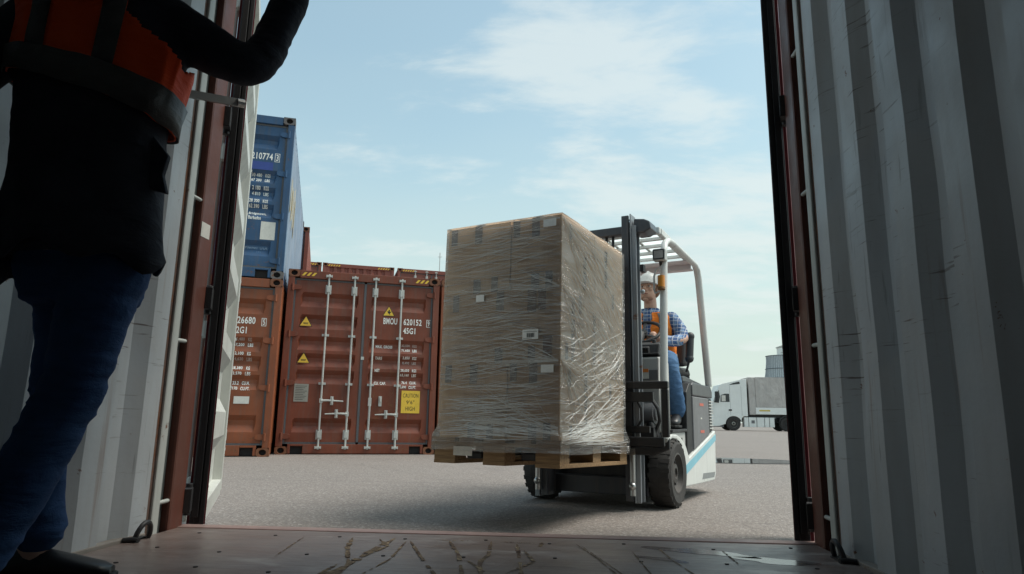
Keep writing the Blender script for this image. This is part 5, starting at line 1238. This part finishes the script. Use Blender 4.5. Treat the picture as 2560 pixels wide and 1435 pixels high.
blackc = fabric('black jacket cloth', (.022,.024,.034), (.044,.048,.064)); navyc = fabric('navy sleeve cloth', (.02,.026,.04), (.03,.04,.06))
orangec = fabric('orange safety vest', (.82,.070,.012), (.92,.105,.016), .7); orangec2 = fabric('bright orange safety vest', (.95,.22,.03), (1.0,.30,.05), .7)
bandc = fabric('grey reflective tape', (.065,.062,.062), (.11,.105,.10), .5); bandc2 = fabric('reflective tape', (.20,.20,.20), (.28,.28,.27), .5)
shoem = simple('black shoe leather', (.014,.014,.016), .4); solem = simple('black rubber sole', (.02,.02,.02), .7)

# ---- worker in the doorway of the container, seen from behind
wk = thing('person', 'worker seen from behind in orange safety vest and black jacket, right arm raised', 'person', (0, 0, 0))
wk.location = (-1.0, 1.6, .16); OFF = Vector((1.0, -1.6, -.16))
def sh(p): return Vector(p)+OFF
def shl(ps): return [sh(p) for p in ps]
TW = R(12)
# jeans
jeans = [limb(shl([(-.835,1.53,.92), (-.850,1.515,.80), (-.862,1.50,.64), (-.882,1.47,.53), (-.905,1.42,.40), (-.93,1.36,.27)]), [.092,.080,.066,.066,.066,.060], 18),
         limb(shl([(-.96,1.57,.92), (-.985,1.62,.78), (-1.035,1.67,.62), (-1.06,1.69,.48), (-1.055,1.69,.36), (-1.045,1.69,.285)]), [.090,.076,.058,.054,.055,.061], 18),
         rings_loft([(c[0], c[1], c[2], rx, ry, TW) for c, rx, ry in ((sh((-.92,1.56,.84)), .128, .10), (sh((-.915,1.55,.92)), .150, .115), (sh((-.91,1.54,1.05)), .150, .11))])]
def jw(co):
    p = co-OFF; kn = math.exp(-((p.z-.62)/.10)**2)+.7*math.exp(-((p.z-.30)/.07)**2)+.6*math.exp(-((p.z-.85)/.08)**2)
    n = mnoise.noise(Vector((p.x*5+p.z*9, p.y*6, p.z*30))); return (.0042*kn+.0008)*(1-abs(n)*3)+.0008*mnoise.noise(p*30)
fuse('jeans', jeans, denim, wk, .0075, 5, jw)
# jacket (torso + both sleeves), flared over the hips
jr = [((-.915,1.53,.945), .160, .130), ((-.915,1.53,.99), .170, .137), ((-.915,1.52,1.08), .170, .132), ((-.912,1.51,1.20), .168, .124), ((-.91,1.50,1.32), .174, .122), ((-.905,1.50,1.45), .194, .124), ((-.90,1.50,1.56), .200, .118), ((-.89,1.50,1.63), .16, .10), ((-.89,1.50,1.67), .07, .07)]
jk = [rings_loft([(sh(c).x, sh(c).y, sh(c).z, rx, ry, TW) for c, rx, ry in jr]),
      limb(shl([(-.775,1.52,1.575), (-.70,1.55,1.545), (-.635,1.58,1.515), (-.575,1.61,1.505), (-.552,1.645,1.56), (-.535,1.68,1.66), (-.515,1.71,1.78)]), [.080,.066,.060,.053,.051,.050,.048], 16),
      limb(shl([(-1.02,1.46,1.57), (-1.11,1.42,1.46), (-1.17,1.39,1.34), (-1.17,1.34,1.22), (-1.14,1.28,1.12)]), [.080,.066,.056,.052,.048], 16)]
def jd(co):
    p = co-OFF; n = mnoise.noise(Vector((p.x*7, p.y*7, p.z*4))); n2 = mnoise.noise(Vector((p.x*12+p.z*8, p.y*9, p.z*18)))
    d = .006*n+.0025*(1-abs(n2)*2.5)
    if p.x > -.66: # creases at the bent elbow
        d += .002*(1-abs(mnoise.noise(Vector((p.x*22+p.z*10, p.y*8, p.z*20))))*3)
    return d
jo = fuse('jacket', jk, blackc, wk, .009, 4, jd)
# loose jacket hem: uneven skirt with a flap at the right hip
k = MB(); ring = []
for zz, fl_ in ((1.24, .0), (1.13, .010), (1.03, .018), (.97, .024), (.93, .028)):
    r = []
    for j in range(48):
        a = 2*math.pi*j/48; rx = .166+fl_+.008*math.sin(5*a+zz*9)*(1.24-zz)*4; ry = .134+fl_+.008*math.cos(4*a+zz*7)*(1.24-zz)*4
        drop = (.012*math.sin(3*a)+.018*math.sin(7*a+1))*(1 if zz < .96 else 0)
        if zz < .96 and math.cos(a+.1) < -.75: drop -= .055
        x, y = rx*math.cos(a), ry*math.sin(a); r.append(sh((-.915+x*math.cos(TW)-y*math.sin(TW), 1.525+x*math.sin(TW)+y*math.cos(TW), zz+drop)))
    ring.append(r)
k.loft(ring, cap=False); o = k.build('jacket_skirt', blackc, wk, smooth=70); sdm = o.modifiers.new('solid', 'SOLIDIFY'); sdm.thickness = .006
k = MB(); k.prism([(.0,.0), (.055,-.055), (.050,-.105), (.068,-.150), (.03,-.145), (-.01,-.12)], -.010, .012, 'y'); o = k.build('pocket_flap', blackc, wk, bevel=.004); o.location = sh((-.752,1.50,1.265)); o.rotation_euler = (R(4), R(6), TW)
# vest
def vest(par, rs, mat, band, yw, hem_z, arm_hole, thick=.004, ex=.014, hem_tilt=0., bands=((.0,.05),)):
    n = 180; k = MB(); zs = [c[2] for c, a, b in rs]; 
    def at(z):
        for i in range(len(rs)-1):
            if zs[i] <= z <= zs[i+1]:
                q = (z-zs[i])/(zs[i+1]-zs[i]); c = Vector(rs[i][0]).lerp(Vector(rs[i+1][0]), q); return c, rs[i][1]*(1-q)+rs[i+1][1]*q, rs[i][2]*(1-q)+rs[i+1][2]*q
        return Vector(rs[-1][0]), rs[-1][1], rs[-1][2]
    m = 50; ztop = rs[-1][0][2]-.001
    def pt(j, q, extra=0.):
        a = 2*math.pi*j/n; z0 = hem_z+hem_tilt*math.cos(a); z = z0+(ztop-z0)*q; c, rx, ry = at(z)
        ca, sa = math.cos(a), math.sin(a); wv = .006*(1-abs(mnoise.noise(Vector((ca*2.5+z*3, sa*2.5, z*6))))*2.5)+.010*(1-q)*mnoise.noise(Vector((ca*3, sa*3, z*2)))
        e_ = ex+wv+extra; x = (rx+e_)*math.copysign(abs(ca)**(2/2.3), ca); y = (ry+e_)*math.copysign(abs(sa)**(2/2.3), sa)
        return Vector((c.x+x*math.cos(yw)-y*math.sin(yw), c.y+x*math.sin(yw)+y*math.cos(yw), z))
    vs = [pt(j, i/m) for i in range(m+1) for j in range(n)]; fs = []
    for i in range(m):
        for j in range(n):
            if arm_hole(2*math.pi*(j+.5)/n, (i+.5)/m): continue
            fs.append((i*n+j, i*n+(j+1) % n, (i+1)*n+(j+1) % n, (i+1)*n+j))
    k.add(vs, fs); v_ = k.build('safety_vest', mat, par, smooth=70); sm_ = v_.modifiers.new('solid', 'SOLIDIFY'); sm_.thickness = thick
    for q0, q1 in bands:
        k = MB(); vs = [pt(j, q, .0055) for q in (q0, (q0+q1)/2, q1) for j in range(n)]; k.add(vs, [(i*n+j, i*n+(j+1) % n, (i+1)*n+(j+1) % n, (i+1)*n+j) for i in range(2) for j in range(n) if not arm_hole(2*math.pi*(j+.5)/n, (q0+q1)/2)]); b_ = k.build('reflective_band', band, v_, smooth=70); b_.modifiers.new('solid', 'SOLIDIFY').thickness = .002
    return v_, pt
vr = [(sh(c), rx, ry) for c, rx, ry in jr[2:-1]]
def hole_w(a, q):
    a = (a+math.pi) % (2*math.pi)-math.pi; 
    if q < .47: return False
    w_ = .62+.45*min(1, (q-.47)/.25)
    return abs(a+.12) < w_*min(1, (q-.45)/.16) or abs(abs(a)-math.pi) < .45*min(1, (q-.45)/.2)
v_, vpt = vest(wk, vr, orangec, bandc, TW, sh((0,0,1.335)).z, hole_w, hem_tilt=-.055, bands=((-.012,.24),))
for a0 in (-1.30, -1.95):   # two straps up the back
    k = MB(); j0 = a0/(2*math.pi)*180; vs = []
    for i in range(15):
        for dj in (-3.2, 0, 3.2): vs.append(vpt(j0+dj, .24+.76*i/14, .0055))
    k.add(vs, [(i*3+d, i*3+d+1, (i+1)*3+d+1, (i+1)*3+d) for i in range(14) for d in range(2)]); k.build('reflective_strap', bandc, v_, smooth=70).modifiers.new('solid', 'SOLIDIFY').thickness = .002
# body: head, neck, hands, ankles as one skin where it shows
hv, hm = head_volumes(sh((-.88,1.53,1.84)), R(170), R(-6), 1.02)
body = hv+[limb(shl([(-.885,1.52,1.60), (-.885,1.52,1.76)]), [.058,.052], 16), rings_loft([(sh(c).x, sh(c).y, sh(c).z, rx*.8, ry*.8, TW) for c, rx, ry in jr]),
      limb(shl([(-.775,1.52,1.575), (-.635,1.58,1.515), (-.575,1.61,1.505), (-.535,1.68,1.66), (-.512,1.712,1.80)]), [.055,.048,.040,.034,.028], 14),
      limb(shl([(-1.02,1.46,1.57), (-1.17,1.39,1.34), (-1.14,1.28,1.12), (-1.13,1.265,1.09)]), [.055,.040,.032,.028], 14)]
body += hand(sh((-.512,1.712,1.80)), (.03,.15,1), (0,1,-.2), 1., .5) + hand(sh((-1.13,1.265,1.09)), (.05,-.15,-1), (1,0,0), 1., .6, -1)
body += [limb(shl([(-.96,1.57,.9), (-1.035,1.67,.62), (-1.052,1.69,.30), (-1.045,1.69,.215)]), [.070,.046,.036,.036], 14), limb(shl([(-.85,1.53,.9), (-.865,1.50,.62), (-.905,1.40,.36), (-.93,1.345,.24)]), [.065,.048,.040,.036], 14),
         limb(shl([(-1.045,1.69,.215), (-1.015,1.70,.19)]), [.036,.030], 12)]
bo = fuse('body', body, skin, wk, .0075, 3)
hair, put = face_parts(bo, hm, (.05,.03,.02))
k = MB(); k.sphere((0, .03, .045), .103, 22, 14, (.9, 1.0, 1.0)); k.tube([(0, .10, .03), (0, .14, -.02), (0, .14, -.12), (0, .12, -.2)], [.03, .04, .035, .012], 12); put(k, 'hair', hair)
helmet(wk, hm, simple('white hard hat', (.7,.7,.68), .3))
for an, dr_, pt_ in (((-1.050,1.69,.255), (.92,.28,0), 0), ((-.935,1.335,.285), (.9,.35,0), R(-18))):
    u, s_ = shoe(sh(an), dr_, pitch=pt_, hs=.68); u.build('shoe', shoem, wk, smooth=60); s_.build('shoe_sole', solem, wk, bevel=.003)

# ---- forklift driver
dv = thing('person', 'forklift driver in white hard hat, orange vest, blue checked shirt and jeans', 'person', (.58, 5.06, 0), FA)
shirt = NT('blue checked shirt'); v = shirt.mapv(); sx = shirt.n.new('ShaderNodeSeparateXYZ'); shirt.l.new(v, sx.inputs[0])
def bandf(o_, f, lo): return shirt.math('GREATER_THAN', shirt.math('SINE', shirt.math('MULTIPLY', o_, f)), lo)
c = shirt.mix(bandf(sx.outputs[0], 105, .2), (.055,.12,.27), (.16,.26,.42)); c = shirt.mix(shirt.math('MULTIPLY', bandf(sx.outputs[2], 105, .2), .5), c, (.05,.08,.2)); c = shirt.mix(shirt.math('MULTIPLY', bandf(sx.outputs[2], 210, .88), .7), c, (.6,.6,.62)); c = shirt.mix(shirt.math('MULTIPLY', bandf(sx.outputs[0], 210, .88), .6), c, (.6,.6,.62))
shirt.color(c); shirt.b.inputs['Roughness'].default_value = .85; shirt.bump(shirt.noise(shirt.mapv((2,2,5)), 8, 4), .6, .03)
DX = .17
tr_ = [((DX,.78,.98), .165, .125), ((DX,.77,1.08), .160, .120), ((DX-.005,.75,1.20), .168, .118), ((DX-.01,.73,1.32), .188, .118), ((DX-.01,.72,1.41), .190, .105), ((DX-.01,.71,1.46), .145, .085), ((DX-.01,.71,1.495), .065, .062)]
sh_parts = [rings_loft([(c_[0], c_[1], c_[2], rx, ry, 0) for c_, rx, ry in tr_]),
            limb([(DX+.155,.71,1.41), (DX+.225,.71,1.32), (DX+.255,.66,1.235), (DX+.215,.55,1.205), (DX+.16,.45,1.205)], [.062,.056,.048,.042,.036], 14),
            limb([(DX-.175,.71,1.41), (DX-.24,.70,1.28), (DX-.27,.60,1.16), (DX-.20,.50,1.18), (DX-.09,.42,1.24)], [.062,.056,.048,.042,.036], 14)]
fuse('shirt', sh_parts, shirt.m, dv, .008, 3, wrinkle(.0045, (12, 12, 16)))
k = MB()   # collar
for s_ in (-1, 1): k.prism([(DX-.01+s_*.005, .640), (DX-.01+s_*.075, .665), (DX-.01+s_*.075, .70), (DX-.01+s_*.055, .655)], 1.455, 1.50, 'z')
k.build('collar', shirt.m, dv, bevel=.004)
def hole_d(a, q):
    a = (a+math.pi) % (2*math.pi)-math.pi
    if abs(a+math.pi/2) < .035+.30*max(0, q-.45): return True
    return q > .58 and (abs(a) < .42 or abs(abs(a)-math.pi) < .42)
v2, vp2 = vest(dv, [(Vector(c_), rx, ry) for c_, rx, ry in tr_[:-1]], orangec2, bandc2, 0, 1.0, hole_d, ex=.012, bands=((.16,.27),))
for a0 in (-math.pi/2+.62, -math.pi/2-.62):
    k = MB(); j0 = a0/(2*math.pi)*180; vs = []
    for i in range(15):
        for dj in (-5, 0, 5): vs.append(vp2(j0+dj, .28+.70*i/14, .0055))
    k.add(vs, [(i*3+d, i*3+d+1, (i+1)*3+d+1, (i+1)*3+d) for i in range(14) for d in range(2)]); k.build('reflective_strap', bandc2, v2, smooth=70).modifiers.new('solid', 'SOLIDIFY').thickness = .002
jp = [limb([(DX+.09,.80,1.03), (DX+.155,.58,1.045), (DX+.215,.40,1.03), (DX+.242,.40,.88), (DX+.255,.45,.72), (DX+.252,.47,.655)], [.098,.086,.068,.066,.062,.062], 16),
      limb([(DX-.09,.80,1.03), (DX-.11,.58,1.04), (DX-.12,.40,1.02), (DX-.12,.37,.88), (DX-.12,.36,.72), (DX-.12,.36,.66)], [.098,.086,.068,.064,.058,.058], 16),
      rings_loft([(DX,.80,.955,.165,.13,0), (DX,.79,1.0,.17,.135,0), (DX,.78,1.07,.158,.12,0)])]
fuse('jeans', jp, denim2, dv, .009, 3, wrinkle(.004, (14, 14, 22)))
hv, hm = head_volumes((DX-.015,.695,1.655), R(-4), R(-10), 1.0)
bp = hv+[limb([(DX-.01,.715,1.45), (DX-.012,.705,1.59)], [.056,.052], 14), rings_loft([(c_[0], c_[1], c_[2], rx*.8, ry*.8, 0) for c_, rx, ry in tr_]),
      limb([(DX+.155,.71,1.41), (DX+.275,.66,1.235), (DX+.16,.45,1.205), (DX+.145,.42,1.21)], [.045,.036,.028,.026], 12), limb([(DX-.175,.71,1.41), (DX-.26,.62,1.22), (DX-.09,.42,1.24), (DX-.075,.40,1.25)], [.045,.036,.028,.026], 12),
      limb([(DX+.09,.80,1.03), (DX+.20,.40,1.03), (DX+.24,.45,.72), (DX+.237,.46,.60)], [.07,.05,.038,.034], 12), limb([(DX-.09,.80,1.03), (DX-.12,.40,1.02), (DX-.12,.36,.72), (DX-.12,.36,.60)], [.07,.05,.038,.034], 12)]
bp += hand((DX+.145,.42,1.21), (-.35,-.9,.25), (-.2,-.3,-1), .95, 1.1) + hand((DX-.075,.40,1.25), (.2,-.9,.2), (.1,-.3,-1), .95, 1.1, -1)
bo = fuse('body', bp, skin, dv, .006, 2)
hair, put = face_parts(bo, hm, (.20,.09,.045))
k = MB(); k.sphere((0, .03, .030), .098, 20, 14, (.86, .98, .95)); put(k, 'hair', hair)
k = MB(); k.sphere((0, -.040, -.080), .046, 16, 10, (1.15, .92, .55)); put(k, 'stubble', simple('reddish stubble', (.40,.22,.15), .8, scale=120))
helmet(dv, hm, simple('white hard hat shell', (.72,.72,.70), .3))
for an, dr_ in (((DX+.252,.455,.628), (.10,-1,0)), ((DX-.12,.36,.628), (0,-1,0))):
    u, s_ = shoe(an, dr_); u.build('shoe', shoem, dv, smooth=60); s_.build('shoe_sole', solem, dv, bevel=.003)
# driver's floor plate
k = MB(); k.box(-.25, .25, .10, .60, .505, .528); k.build('floor_plate', M['dark_steel'], fl, bevel=.003)
